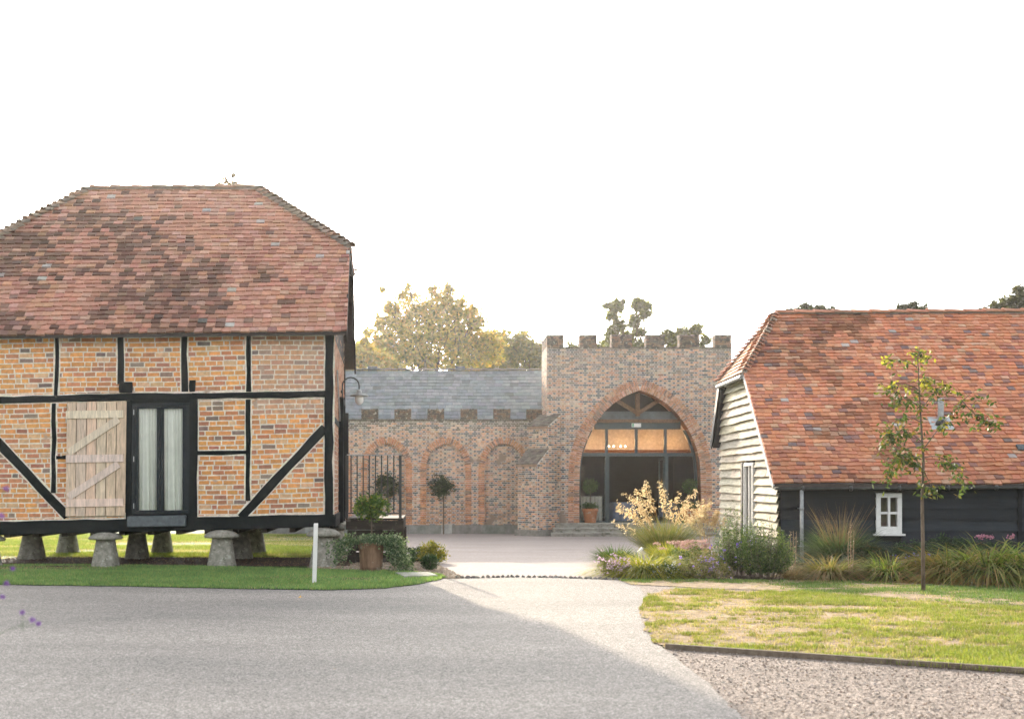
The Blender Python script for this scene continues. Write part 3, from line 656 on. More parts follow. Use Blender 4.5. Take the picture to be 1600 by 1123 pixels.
# ================================================================== RIGHT BARN
TR = R(-2.0); XR, YR = 7.37, 23.9; cR, sR = math.cos(TR), math.sin(TR)
def rw(v):
    x, y, z = v; return (XR+x*cR-y*sR, YR+x*sR+y*cR, z)
def rb(px, py, yl=0.0):
    # intersect pixel ray with local plane y=yl
    x0, y0 = XR-yl*sR, YR+yl*cR; a = (px-CX)/F; s = (a*y0-x0)/(cR-a*sR); t = y0+s*sR
    return s, CAMZ-(py-CY)/F*t
cot = thing('weatherboarded_barn', 'low black weatherboarded barn with orange red tiled half-hipped roof', 'barn', (XR, YR, gz(YR)))
GR = gz(24)-0.02; RE = 9.5; EZR = 1.66; EYR = -0.32; RYR = 3.95; SR = 0.985; RZR = EZR+SR*(RYR-EYR); SB = 1.55; FW = 5.6
HYR = 2.3; HZR = EZR+SR*(HYR-EYR); HBY = RYR+(RZR-HZR)/SB; EBZ = 2.75; EBY2 = RYR+(RZR-EBZ)/SB; VX = -0.24; RX = 0.95
m = MB()  # front wall boards
wa, wb_ = rb(1367, 833), rb(1407, 770)
n_ = 7; bh = (EZR-0.02-GR)/n_
segs = [(0.0, 2.35), (2.35, 4.95), (5.03, RE)]
for i in range(n_):
    z0 = GR+i*bh; z1 = z0+bh+0.03
    for (xa_, xb_) in segs:
        cuts = [(xa_, xb_)]
        if z0 < wb_[1] and z1 > wa[1]+0.02: cuts = [(max(xa_, a), min(xb_, b)) for a, b in ((xa_, wa[0]), (wb_[0], xb_)) if min(xb_, b)-max(xa_, a) > 0.03]
        for (a, b) in cuts:
            s_ = max(2, int((b-a)/0.5)); pr = None; tb = jcol((0.013, 0.0185, 0.025), 0.45, 0.05)
            for q in range(s_+1):
                x = a+(b-a)*q/s_; dz_ = 0.012*math.sin(x*1.9+i*2.1)+random.uniform(-0.004, 0.004); t0, t1 = (x, -0.065, z0+dz_), (x, -0.012, z1); b0 = (x, 0.0, z0+dz_)
                if pr: m.face([pr[0], t0, t1, pr[1]], tb); m.face([pr[2], b0, t0, pr[0]], tb)
                pr = (t0, t1, b0)
m.box(4.955, 5.025, -0.075, 0.0, GR, EZR-0.03, (0.008, 0.011, 0.015))
bk_ = (0.008, 0.01, 0.012)
m.face([(0, 0, GR), (wa[0], 0, GR), (wa[0], 0, EZR+.2), (0, 0, EZR+.2)], bk_); m.face([(wb_[0], 0, GR), (RE, 0, GR), (RE, 0, EZR+.2), (wb_[0], 0, EZR+.2)], bk_)
m.face([(wa[0], 0, GR), (wb_[0], 0, GR), (wb_[0], 0, wa[1]), (wa[0], 0, wa[1])], bk_); m.face([(wa[0], 0, wb_[1]), (wb_[0], 0, wb_[1]), (wb_[0], 0, EZR+.2), (wa[0], 0, EZR+.2)], bk_)
m.build('front_wall', mat('tarred_board', None, 0.6, 0.35, 3, 0.6, 20, (0.25, 1, 3), spec=0.2), cot, rw)
# gable wall: waney weatherboards
gy0, gy1, gz0, gz1 = 2.0, 2.85, 0.25, 2.16
m = MB()
def gtop(y): return min(EZR+SR*(y-EYR), RZR-SB*(y-RYR), HZR+0.15)
z = GR; i = 0
pal_g = [((0.46, 0.42, 0.32), 3), ((0.40, 0.36, 0.27), 2), ((0.52, 0.47, 0.36), 2), ((0.30, 0.27, 0.21), 1)]
while z < HZR:
    h = random.uniform(0.17, 0.215); z1 = z+h+0.03
    ylo, yhi = 0.0, FW
    if z > EZR-0.1: ylo = max(0, (z-EZR)/SR+EYR+0.02)
    if z > EBZ: yhi = min(FW, RYR+(RZR-z)/SB-0.02)
    spans = [(ylo, yhi)]
    if z < gz1 and z1 > gz0: spans = [(ylo, gy0), (gy1, yhi)]
    for (a, b) in spans:
        if b-a < 0.05: continue
        cut = [a]+sorted(random.uniform(a, b) for _ in range(random.choice([0, 0, 1])))+[b]
        for ca, cb in zip(cut[:-1], cut[1:]):
            if cb-ca < 0.05: continue
            c = wpick(pal_g); s_ = max(2, int((cb-ca)/0.18)); pr = None; sag = random.uniform(-0.018, 0.018); ph = random.uniform(0, 6)
            for q in range(s_+1):
                y = ca+(cb-ca)*q/s_+(0.004 if q == 0 else 0); dz_ = 0.006*math.sin(y*2.7+ph)+random.uniform(-0.007, 0.007)+sag*(q/s_-0.5)-(0.03 if y < 0.6 else 0)*(0.6-y)
                out = -0.095-random.uniform(0, 0.008); t0, t1, b0 = (out, y, z+dz_), (-0.02, y, min(z1, gtop(y))), (-0.03, y, z+dz_+0.004)
                if pr: m.face([t0, pr[0], pr[1], t1], c); m.face([b0, pr[2], pr[0], t0], c)
                pr = (t0, t1, b0)
    z += h; i += 1
dk2 = (0.03, 0.03, 0.03)
for (a, b, c_, d) in ((0, gy0, GR, 9), (gy1, FW, GR, 9), (gy0, gy1, GR, gz0), (gy0, gy1, gz1, 9)):
    st = 10
    for q in range(st):
        y_a, y_b = a+(b-a)*q/st, a+(b-a)*(q+1)/st; m.face([(-0.018, y_b, c_), (-0.018, y_a, c_), (-0.018, y_a, min(d, gtop(y_a))), (-0.018, y_b, min(d, gtop(y_b)))], dk2)
m.build('gable_wall', M['old_board'], cot, rw)
m = MB(); m.box(0, RE, FW-0.05, FW, GR, EBZ+0.2); m.box(RE-0.05, RE, 0.01, FW-0.06, GR, EZR); m.face([(RE, 0, EZR), (RE, FW, EZR), (RE, FW, EBZ), (RE, RYR, RZR-.1)]); m.build('back_wall', M['black_board'], cot, rw)
# gable window
m = MB(); m.box(-0.11, -0.02, gy0-0.02, gy0+0.06, gz0, gz1); m.box(-0.11, -0.02, gy1-0.06, gy1+0.02, gz0, gz1); m.box(-0.11, -0.02, gy0+0.06, gy1-0.06, gz1-0.07, gz1); m.box(-0.11, -0.02, gy0+0.06, gy1-0.06, gz0, gz0+0.08)
m.box(-0.09, -0.03, (gy0+gy1)/2-0.02, (gy0+gy1)/2+0.02, gz0+0.08, gz1-0.07)
gw = m.build('gable_window', M['white_paint'], cot, rw, bevel=0.004)
m = MB(); m.face([(-0.05, gy1-0.06, gz0+0.08), (-0.05, gy0+0.06, gz0+0.08), (-0.05, gy0+0.06, gz1-0.07), (-0.05, gy1-0.06, gz1-0.07)]); m.build('pane', M['glass'], gw, rw)
m = MB(); m.box(-0.13, -0.02, gy1+0.022, gy1+0.20, gz0, gz1+0.02); m.build('reveal', M['black_board'], gw, rw)
m = MB(); m.box(0.3, 0.35, gy0-0.5, gy1+0.5, gz0-0.2, gz1+0.2); m.build('room_lining', M['plaster'], gw, rw)
# front white window
m = MB(); (ax, az), (bx, bz) = wa, wb_
frame_rect(m, (ax, az), (bx, bz), 0.095, -0.085, 0.02)
pa, pb = rb(1374.5, 822), rb(1396, 781); mx = (ax+bx)/2+0.005; mz = (rb(1385, 801)[1])
m.box(mx-0.025, mx+0.025, -0.075, 0.0, az+0.095, bz-0.095); m.box(ax+0.095, mx-0.025, -0.073, 0.0, mz-0.025, mz+0.025); m.box(mx+0.025, bx-0.095, -0.073, 0.0, mz-0.025, mz+0.025)
m.box(ax+0.095, bx-0.095, -0.071, -0.001, az+0.095, pa[1]) if pa[1] > az+0.1 else None
ww = m.build('window', M['white_paint'], cot, rw, bevel=0.004)
m = MB(); m.box(ax-0.055, bx+0.06, -0.13, 0.0, az-0.045, az-0.003); m.build('sill', M['white_paint'], ww, rw, bevel=0.005)
for (p, q) in ((ax+0.09, mx-0.02), (mx+0.02, bx-0.09)):
    for (r_, s_) in ((az+0.09, mz-0.02), (mz+0.02, bz-0.09)):
        m = MB(); m.face([(p, -0.03, r_), (q, -0.03, r_), (q, -0.03, s_), (p, -0.03, s_)]); m.build('pane', M['glass'], ww, rw)
m = MB(); m.box(ax-0.4, bx+0.4, 0.5, 0.55, az-0.3, bz+0.3); m.build('room_lining', M['plaster'], ww, rw)
# roof
roof = MB()
frp = [(VX, EYR, EZR), (RE+0.2, EYR, EZR), (RE+0.2, RYR, RZR), (RX, RYR, RZR), (VX, HYR, HZR)]
bkp = [(VX, EBY2, EBZ), (VX, HBY, HZR), (RX, RYR, RZR), (RE+0.2, RYR, RZR), (RE+0.2, EBY2, EBZ)]
for poly in (frp, bkp, [(VX, HBY, HZR), (VX, HYR, HZR), (RX, RYR, RZR)]):
    t = poly; b = [(p[0], p[1], p[2]-0.06) for p in poly]; roof.face(t, dk); roof.face(b[::-1], dk)
    for i in range(len(t)): j = (i+1) % len(t); roof.face([t[i], b[i], b[j], t[j]], dk)
palR = [((0.58, 0.24, 0.13), 6), ((0.53, 0.215, 0.125), 5), ((0.61, 0.30, 0.18), 3.5), ((0.44, 0.18, 0.12), 2.5), ((0.29, 0.15, 0.125), 1.1), ((0.22, 0.155, 0.15), 0.35), ((0.45, 0.40, 0.37), 0.13), ((0.58, 0.34, 0.23), 1.2)]
def tcolR(u, v):
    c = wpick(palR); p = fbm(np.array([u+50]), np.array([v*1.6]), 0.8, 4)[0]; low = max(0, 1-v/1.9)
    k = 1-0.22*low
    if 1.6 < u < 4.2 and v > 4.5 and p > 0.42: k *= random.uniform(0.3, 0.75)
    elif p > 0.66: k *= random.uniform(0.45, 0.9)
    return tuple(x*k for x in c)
Lr = math.hypot(RYR-EYR, RZR-EZR); cs, sn = (RYR-EYR)/Lr, (RZR-EZR)/Lr; hvr = (HYR-EYR)/cs
rngR = lambda v: (VX if v <= hvr else VX+(RX-VX)*(v-hvr)/(Lr-hvr), RE+0.2)
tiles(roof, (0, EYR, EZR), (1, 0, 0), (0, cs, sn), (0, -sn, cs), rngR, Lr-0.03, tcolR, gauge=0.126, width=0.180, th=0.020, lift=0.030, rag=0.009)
Rr = roof.build('roof', M['tile'], cot, rw)
tl = MB(); Sd = Vector((RX-VX, 0, RZR-HZR)); Lh = Sd.length; Sd.normalize(); Nn = Vector((-(RZR-HZR), 0, RX-VX)).normalized(); hw0, hw1 = RYR-HYR, HBY-RYR
tiles(tl, (VX, RYR, HZR), (0, -1, 0), Sd, Nn, lambda v: (-hw1*(1-v/Lh), hw0*(1-v/Lh)), Lh-0.04, lambda u, v: wpick([((0.45, 0.25, 0.15), 3), ((0.38, 0.2, 0.12), 2), ((0.5, 0.32, 0.2), 1)]), gauge=0.14, width=0.19, th=0.016, lift=0.024)
tl.build('hip_tiling', M['tile'], Rr, rw)
m = MB(); cr = lambda: wpick([((0.46, 0.21, 0.13), 3), ((0.38, 0.19, 0.13), 2), ((0.40, 0.30, 0.25), 1)])
m.bar((RX, RYR, RZR+0.03), (RE+0.19, RYR, RZR+0.03), 0.10, 0.14, (0.35, 0.30, 0.26)); saddle_run(m, (RX, RYR, RZR+0.03), (RE+0.2, RYR, RZR+0.03), 0.45, 0.15, cr, tilt=0.006); m.build('ridge_tiles', M['tile'], Rr, rw)
m = MB(); m.bar((VX, HYR, HZR+0.02), (RX, RYR, RZR), 0.1, 0.12, (0.35, 0.30, 0.26)); m.bar((VX, HBY, HZR+0.02), (RX, RYR, RZR), 0.1, 0.12, (0.35, 0.30, 0.26)); saddle_run(m, (VX, HYR, HZR+0.02), (RX, RYR, RZR), 0.13, 0.14, cr, tilt=0.06); m.build('hip_tiles', M['tile'], Rr, rw); m = MB(); saddle_run(m, (VX, HBY, HZR+0.02), (RX, RYR, RZR), 0.13, 0.14, cr, tilt=0.06); m.build('hip_tiles', M['tile'], Rr, rw)
m = MB(); m.bar((VX+0.012, EYR+0.02, EZR-0.06), (VX+0.012, HYR, HZR-0.06), 0.11, 0.03, side=(1, 0, 0)); m.build('bargeboard', M['old_board'], Rr, rw)
m = MB(); m.bar((VX+0.012, EBY2, EBZ-0.09), (VX+0.012, HBY, HZR-0.09), 0.20, 0.03, side=(1, 0, 0)); m.bar((VX+0.2, EBY2-0.02, EBZ-0.10), (VX+0.2, HBY-0.02, HZR-0.10), 0.10, 0.3, side=(1, 0, 0)); m.build('bargeboard', M['black_board'], Rr, rw)
m = MB(); m.tube([(VX-0.03, HYR+0.05, HZR-0.06), (VX-0.03, HBY-0.05, HZR-0.07)], 0.05, 8, ); m.build('hip_gutter', M['metal_grey'], Rr, rw)
# gutter, downpipe, vent, rooflight
m = MB(); pr = None
for i in range(31):
    x = VX+0.02+(RE+0.1-VX)*i/30; zc = EZR-0.045-0.045+0.006*x; yc = EYR-0.055
    cur = [(x, yc+0.055*math.cos(a), zc-0.055*math.sin(a)+0.02) for a in np.linspace(0, math.pi, 8)]
    if pr:
        for k in range(7): m.face([pr[k], pr[k+1], cur[k+1], cur[k]])
    if i in (0, 30): m.face(cur)
    pr = cur
for i in range(10):
    x = VX+0.6+i*1.0; zc = EZR-0.09+0.006*x; m.tube([(x-0.02, EYR-0.055, zc-0.005), (x+0.02, EYR-0.055, zc-0.005)], 0.06, 10)
m.build('gutter', M['black_metal'] and mat('gutter_paint', (0.07, 0.075, 0.075), 0.5, 0.3, 6, 0.1), cot, rw, smooth=True)
m = MB(); dx = rb(1247, 800, -0.1)[0]; m.tube([(dx, EYR-0.05, EZR-0.12), (dx, EYR-0.05, GR+0.02)], 0.038, 12)
for zz in (1.15, 0.35): m.tube([(dx, EYR-0.05, zz-0.03), (dx, EYR-0.05, zz+0.03)], 0.046, 12); m.tube([(dx, EYR-0.05, zz), (dx, -0.03, zz)], 0.012, 6)
m.build('downpipe', M['metal_grey'], cot, rw, smooth=True)
def roofpt(px, py):
    a = (px-CX)/F; b = -(py-CY)/F
    lo, hi = 23.0, 29.0
    for _ in range(40):
        t = (lo+hi)/2; P = Vector((a*t, t, CAMZ+b*t)); dx_, dy_ = P.x-XR, P.y-YR; yl = -dx_*sR+dy_*cR
        if P.z > EZR+SR*(yl-EYR): lo = t
        else: hi = t
    return Vector((dx_*cR+dy_*sR, yl, P.z))
q = roofpt(1470, 666)
m = MB(); m.tube([q+Vector((0, 0, -0.05)), q+Vector((0, 0, 0.62))], 0.062, 14); vp = m.build('vent_pipe', M['metal_grey'], Rr, rw, smooth=True)
m = MB(); m.tube([q+Vector((0, 0, 0.02)), q+Vector((0, 0, 0.14))], [0.15, 0.075], 14); m.build('vent_collar', M['black_metal'], vp, rw, smooth=True)
m = MB(); U_ = Vector((1, 0, 0)); S_v = Vector((0, cs, sn)); Nv = Vector((0, -sn, cs)); m.obox(q-U_*0.24-S_v*0.16+Nv*0.045, U_*0.48, S_v*0.42, Nv*0.008); m.build('flashing', mat('bright_lead', (0.42, 0.45, 0.47), 0.45, 0.3, 10, 0.2), vp, rw)
q = roofpt(1588, 704)
m = MB(); m.obox(q-S_v*0.05+Nv*0.05, U_*0.8, S_v*0.16, Nv*0.05); m.build('rooflight', M['lead'], Rr, rw, bevel=0.01)

# ================================================================== CASTLE STYLE GATEHOUSE AND WING
TY = 42.4; st = F/TY
def tx(px): return (px-CX)/st
def tz(py): return CAMZ-(py-CY)/st
castle = thing('brick_gatehouse', 'crenellated brick gatehouse with a tall pointed glazed archway', 'gatehouse', (tx(1000), TY, gz(TY)))
palC = [((0.52, 0.31, 0.20), 4), ((0.46, 0.26, 0.17), 3), ((0.54, 0.37, 0.26), 2), ((0.46, 0.36, 0.28), 2.5), ((0.34, 0.23, 0.18), 1)]
palH = [((0.11, 0.115, 0.12), 4), ((0.15, 0.15, 0.155), 3), ((0.22, 0.20, 0.19), 1.5), ((0.3, 0.17, 0.11), 1.2)]
CM = (0.58, 0.52, 0.46)
def ccol(u, v, hd):
    p = fbm(np.array([u+60]), np.array([v]), 0.5, 6)[0]
    c = wpick(palH if random.random() < (0.80 if hd else 0.16) else palC)
    if v > 5.2 and random.random() < (v-5.2)*0.30: c = jcol((0.24, 0.20, 0.17), 0.2)
    return tuple(x*(0.8+0.45*p) for x in c)
TX0, TX1, TT, TC, TB = tx(854.5), tx(1143), tz(523), tz(542), gz(TY)-0.3
FLOOR = tz(816.5)
prof_px = [(95, 816.5), (95, 770), (94.5, 740), (93, 720), (90, 705), (83.5, 687), (76, 671), (66, 656), (55, 642.5), (41, 630), (25.5, 620), (12, 613.5), (0, 609.5)]
AC = tx(1000); prof = [(w_/st, tz(py)) for w_, py in prof_px]
def half_w(z, grow=0.0):
    if z <= prof[0][1]: return prof[0][0]
    for (a, b) in zip(prof[:-1], prof[1:]):
        if a[1] <= z <= b[1]: return a[0]+(b[0]-a[0])*(z-a[1])/(b[1]-a[1]+1e-9)
    return -1
mb = MB(); full = [(p[0], p[1]) for p in prof]
full = [(prof[0][0], TB)]+full
for (a, b) in zip(full[:-1], full[1:]):
    for sg in (-1, 1):
        e = TX0 if sg < 0 else TX1; q = [(e, TY, a[1]), (AC+sg*a[0], TY, a[1]), (AC+sg*b[0], TY, b[1]), (e, TY, b[1])]
        mb.face(q if sg < 0 else q[::-1], CM)
        q = [(AC+sg*a[0], TY, a[1]), (AC+sg*a[0], TY+0.7, a[1]), (AC+sg*b[0], TY+0.7, b[1]), (AC+sg*b[0], TY, b[1])]; mb.face(q if sg < 0 else q[::-1], (0.3, 0.16, 0.1))
mb.face([(TX0, TY, prof[-1][1]), (TX1, TY, prof[-1][1]), (TX1, TY, TC), (TX0, TY, TC)], CM)
TD = 2.0
mb.face([(TX0, TY+TD, TB), (TX0, TY, TB), (TX0, TY, TC), (TX0, TY+TD, TC)], CM); mb.face([(TX1, TY, TB), (TX1, TY+TD, TB), (TX1, TY+TD, TC), (TX1, TY, TC)], CM)
mb.face([(TX0, TY, TC), (TX1, TY, TC), (TX1, TY+TD, TC), (TX0, TY+TD, TC)], (0.2, 0.18, 0.15)); 
mb.face([(TX1, TY+TD, tz(700)), (TX0, TY+TD, tz(700)), (TX0, TY+TD, TC), (TX1, TY+TD, TC)], CM)
def askip(u, v):
    if v > prof[-1][1]+0.1: return False
    hwid = half_w(v); return abs(u-AC) < hwid+0.06 if hwid >= 0 else abs(u-AC) < 0.15
bricks(mb, (0, TY, 0), (1, 0, 0), (0, 0, 1), (0, -1, 0), TX0, TX1, TB+0.01, TC, ccol, bond='flemish', skip=askip, jit=0.003, proud=0.007)
bricks(mb, (TX0, TY, 0), (0, 1, 0), (0, 0, 1), (-1, 0, 0), 0.0, TD, TB, TC, ccol, bond='flemish', jit=0.003, proud=0.007)
mb.build('wall', M['castle_brick'], castle)
# merlons
def merlon(xa_, xb_, y0, y1, z0, z1, parent, k=1.0):
    m = MB(); m.box(xa_+0.01, xb_-0.01, y0+0.01, y1, z0, z1-0.05, (0.25, 0.2, 0.16))
    pc = lambda u, v, h: tuple(q*k for q in wpick([((0.27, 0.17, 0.12), 3), ((0.19, 0.15, 0.12), 3), ((0.34, 0.2, 0.14), 1.5), ((0.13, 0.12, 0.11), 1)]))
    bricks(m, (0, y0, 0), (1, 0, 0), (0, 0, 1), (0, -1, 0), xa_, xb_, z0, z1-0.04, pc, jit=0.004)
    bricks(m, (xa_, y0, 0), (0, 1, 0), (0, 0, 1), (-1, 0, 0), 0.0, y1-y0, z0, z1-0.04, pc, jit=0.004)
    x = xa_-0.015
    while x < xb_: m.box(x+0.005, min(x+0.105, xb_+0.015), y0-0.02, y1+0.01, z1-0.045, z1+random.uniform(-0.012, 0.012), jcol((0.26, 0.2, 0.16), 0.25)); x += 0.112
    m.build('merlon', M['parapet'], parent)
for (a, b) in ((854.5, 881), (906, 933), (956, 988), (1010, 1039), (1062, 1093), (1117, 1143)): merlon(tx(a), tx(b), TY-0.01, TY+0.42, TC, TT, castle)
for yy in (TY+0.75, TY+1.5): merlon(TX0, TX0+0.42, yy, yy+0.45, TC, TT, castle)
mb = MB()  # weathered parapet band
x = TX0
while x < TX1: mb.box(x+0.004, min(x+0.22, TX1), TY-0.03, TY-0.005, TC-0.075, TC-0.004, jcol((0.25, 0.2, 0.16), 0.25)); x += 0.225
mb.build('parapet_course', M['parapet'], castle)
# arch ring
def arch_ring(m, c, y, pr, r1, two=True, proud=0.03, dep=0.12, step=0.082, pal=None, zmin=-9):
    """voussoirs following profile pr=[(half width, z)...] from foot to apex, both sides"""
    pts = [Vector((p[0], p[1])) for p in pr]; L = [0]
    for a, b in zip(pts[:-1], pts[1:]): L.append(L[-1]+(b-a).length)
    n = int(L[-1]/step)
    def P(s):
        for i in range(len(L)-1):
            if s <= L[i+1]: t = (s-L[i])/(L[i+1]-L[i]); return pts[i].lerp(pts[i+1], t)
        return pts[-1]
    def nor(s):
        d = (P(min(s+0.12, L[-1]))-P(max(s-0.12, 0))).normalized(); return Vector((d.y, -d.x))
    for k in range(n):
        s0, s1 = L[-1]*k/n+0.011, L[-1]*(k+1)/n-0.011
        for sg in (-1, 1):
            for j, (ra, rb_) in enumerate(((0.0, r1*0.5-0.005), (r1*0.5+0.005, r1)) if two else ((0.0, r1),)):
                A, B, na, nb = P(s0), P(s1), nor(s0), nor(s1)
                q = [A+na*ra, A+na*rb_, B+nb*rb_, B+nb*ra]
                if min(p.x for p in q) < 0: q = [Vector((max(p.x, 0.003), p.y)) for p in q]
                f = [Vector((c+sg*p.x, y-proud+random.uniform(-.003, .003), p.y)) for p in q]; b_ = [Vector((p.x, y+dep, p.z)) for p in f]
                col_ = wpick(pal)
                fs = [(0, 1, 2, 3), (0, 4, 5, 1), (1, 5, 6, 2), (2, 6, 7, 3), (3, 7, 4, 0)]
                if sg > 0: fs = fs
                else: fs = [t[::-1] for t in fs]
                m.faces(f+b_, fs, col_)
palA = [((0.50, 0.27, 0.17), 4), ((0.43, 0.21, 0.13), 3), ((0.53, 0.33, 0.23), 2), ((0.26, 0.18, 0.15), 1.2)]
mb = MB(); arch_ring(mb, AC, TY, prof, 0.42, True, 0.035, 0.45, pal=palA)
mb.build('arch_surround', M['castle_brick'], castle)
# glazing
GY = TY+0.5
def fit(z): return half_w(min(max(z, prof[0][1]), prof[-1][1]-0.001))
m = MB()
def hbar(z0, z1, y0=GY, y1=GY+0.1, mm=None): 
    w0 = min(fit(z0), fit(z1))+0.02; (mm or m).box(AC-w0, AC+w0, y0, y1, z0, z1)
hbar(tz(712), tz(706.5)); hbar(tz(669.5), tz(658)); hbar(FLOOR, FLOOR+0.06)
for px in (951, 998, 1044): m.box(tx(px-2.2), tx(px+2.2), GY, GY+0.1, tz(706.5), tz(669.5))
for px in (952, 1046): m.box(tx(px-2.6), tx(px+2.6), GY, GY+0.1, FLOOR+0.06, tz(712))
# edge frame along the arch
zz = [p for p in prof if p[1] < tz(657)]
for sg in (-1, 1):
    for a, b in zip(zz[:-1], zz[1:]):
        m.faces([(AC+sg*(a[0]-0.11), GY+0.002, a[1]), (AC+sg*(a[0]+0.02), GY+0.002, a[1]), (AC+sg*(b[0]+0.02), GY+0.002, b[1]), (AC+sg*(b[0]-0.11), GY+0.002, b[1]), (AC+sg*(a[0]-0.11), GY+0.09, a[1]), (AC+sg*(b[0]-0.11), GY+0.09, b[1])], [(0, 1, 2, 3), (0, 3, 5, 4)])
gf = m.build('door_screen', M['door_frame'], castle)
def glass_poly(x0, x1, z0, z1, name='pane', material=M['hall_glass'], y=GY+0.05):
    m_ = MB(); n = 8; pts = []
    for i in range(n+1):
        z = z0+(z1-z0)*i/n; hw = fit(z)-0.01; pts.append((max(x0, AC-hw), min(x1, AC+hw), z))
    for a, b in zip(pts[:-1], pts[1:]): m_.face([(a[0], y, a[2]), (a[1], y, a[2]), (b[1], y, b[2]), (b[0], y, b[2])])
    return m_.build(name, material, gf)
for a, b in ((880, 948.8), (953.2, 995.8), (1000.2, 1041.8), (1046.2, 1120)): glass_poly(tx(a), tx(b), tz(706.5), tz(669.5))
glass_poly(tx(880), tx(949.4), FLOOR+0.06, tz(712)); glass_poly(tx(1048.6), tx(1120), FLOOR+0.06, tz(712))
# open doors swung inward
for (px, sg) in ((955, 1), (1043, -1)):
    m = MB(); x = tx(px); L = 0.95
    for (a0, a1, z0, z1) in ((0, L, FLOOR+0.03, FLOOR+0.20), (0, L, tz(712)-0.14, tz(712)-0.02), (0, 0.08, FLOOR+0.20, tz(712)-0.14), (L-0.08, L, FLOOR+0.20, tz(712)-0.14)):
        m.box(x-0.025, x+0.025, GY+0.12+a0, GY+0.12+a1, z0, z1)
    d_ = m.build('door', M['door_frame'], castle)
    m = MB(); m.tube([(x-0.06*sg, GY+0.10, FLOOR+0.85), (x-0.06*sg, GY+0.10, FLOOR+1.25)], 0.014, 8); m.build('handle', M['metal_grey'], d_, smooth=True)
# boarding and truss in the arch head
m = MB(); n = 12; z0, z1 = tz(658), tz(641); pts = [(fit(z0+(z1-z0)*i/n)+0.01, z0+(z1-z0)*i/n) for i in range(n+1)]
for a, b in zip(pts[:-1], pts[1:]): m.face([(AC-a[0], GY+0.06, a[1]), (AC+a[0], GY+0.06, a[1]), (AC+b[0], GY+0.06, b[1]), (AC-b[0], GY+0.06, b[1])])
m.build('arch_boarding', mat('grey_boarding', (0.10, 0.115, 0.12), 0.7, 0.4, 3, 0.2), castle)
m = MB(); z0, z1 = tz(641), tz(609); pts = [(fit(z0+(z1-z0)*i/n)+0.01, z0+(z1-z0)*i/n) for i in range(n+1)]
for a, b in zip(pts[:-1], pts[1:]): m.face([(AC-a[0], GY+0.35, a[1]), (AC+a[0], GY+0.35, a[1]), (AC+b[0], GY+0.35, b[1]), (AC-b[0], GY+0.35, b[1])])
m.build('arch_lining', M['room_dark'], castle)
m = MB(); w0 = fit(tz(655))-0.02; m.bar((AC-w0, GY-0.06, tz(656.5)), (AC+w0, GY-0.06, tz(656.5)), 0.12, 0.14, jit=0.015, seg=8); m.build('tie_beam', M['oak'], castle, bevel=0.01)
m = MB(); m.bar((AC-0.01, GY-0.04, tz(649)), (AC-0.01, GY-0.04, tz(613)), 0.16, 0.14, jit=0.006, seg=3); m.build('king_post', M['oak'], castle, bevel=0.01)
for sg in (-1, 1):
    m = MB(); m.bar((AC+sg*0.06, GY-0.03, tz(643)), (AC+sg*0.80, GY-0.03, tz(624)), 0.14, 0.12, jit=0.006, seg=3); m.build('strut', M['oak'], castle, bevel=0.01)
m = MB(); m.box(tx(990.5), tx(1005), GY-0.05, GY-0.002, tz(666), tz(660)); es = m.build('exit_sign', M['white_paint'], castle)
m = MB(); m.box(tx(991.3), tx(993.6), GY-0.056, GY-0.051, tz(665.4), tz(660.6), (0.05, 0.35, 0.15)); m.build('sign_pictogram', mat('sign_green', None, 0.5, 0.05, 4, 0), es)
# interior hall
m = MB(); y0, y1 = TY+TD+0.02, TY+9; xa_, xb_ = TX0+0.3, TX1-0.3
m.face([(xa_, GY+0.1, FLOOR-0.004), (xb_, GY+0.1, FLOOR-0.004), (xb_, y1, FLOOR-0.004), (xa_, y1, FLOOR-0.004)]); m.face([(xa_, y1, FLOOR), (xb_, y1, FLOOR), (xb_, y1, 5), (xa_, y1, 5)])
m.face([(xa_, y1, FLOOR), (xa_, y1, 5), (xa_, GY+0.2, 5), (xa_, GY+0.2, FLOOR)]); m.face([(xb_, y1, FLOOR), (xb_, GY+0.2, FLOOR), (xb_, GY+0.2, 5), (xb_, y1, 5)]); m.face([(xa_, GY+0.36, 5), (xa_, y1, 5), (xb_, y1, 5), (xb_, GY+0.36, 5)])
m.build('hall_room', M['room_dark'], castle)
m = MB(); m.box(xa_+0.02, xb_-0.02, TY+TD+0.3, TY+TD+0.35, tz(709), tz(655)); m.box(xa_+0.02, xb_-0.02, GY+0.3, TY+TD+0.3, tz(709)-0.02, tz(709)); hp = m.build('ceiling_panelling', M['warm_wood'], castle)
m = MB()
em, ent, ep = newmat('spot_bulb'); ep.inputs['Emission Color'].default_value = (1, 0.85, 0.6, 1); ep.inputs['Emission Strength'].default_value = 6
for i, px in enumerate((955.5, 963, 974, 981.5)):
    c = Vector((tx(px)*1.02, TY+1.5, tz(695))); mm = MB(); mm.lathe([(0.005, -0.03), (0.022, -0.02), (0.03, 0), (0.022, 0.02), (0.005, 0.03)], c, n=10)
    sp = mm.build('spotlight', em, castle, smooth=True)
for x in (tx(935), tx(985), tx(1030), tx(1070)):
    l = bpy.data.lights.new('hall_lamp', 'POINT'); l.energy = 3.7; l.color = (1, 0.58, 0.24); l.shadow_soft_size = 0.12
    lo = bpy.data.objects.new('hall_lamp', l); COL.objects.link(lo); lo.parent = castle; lo.location = Vector((x, TY+1.4, tz(688)))-castle.location
m = MB(); m.box(tx(915), tx(945), GY+0.5, GY+0.56, FLOOR, FLOOR+1.0); 
cu = MB(); pr = None
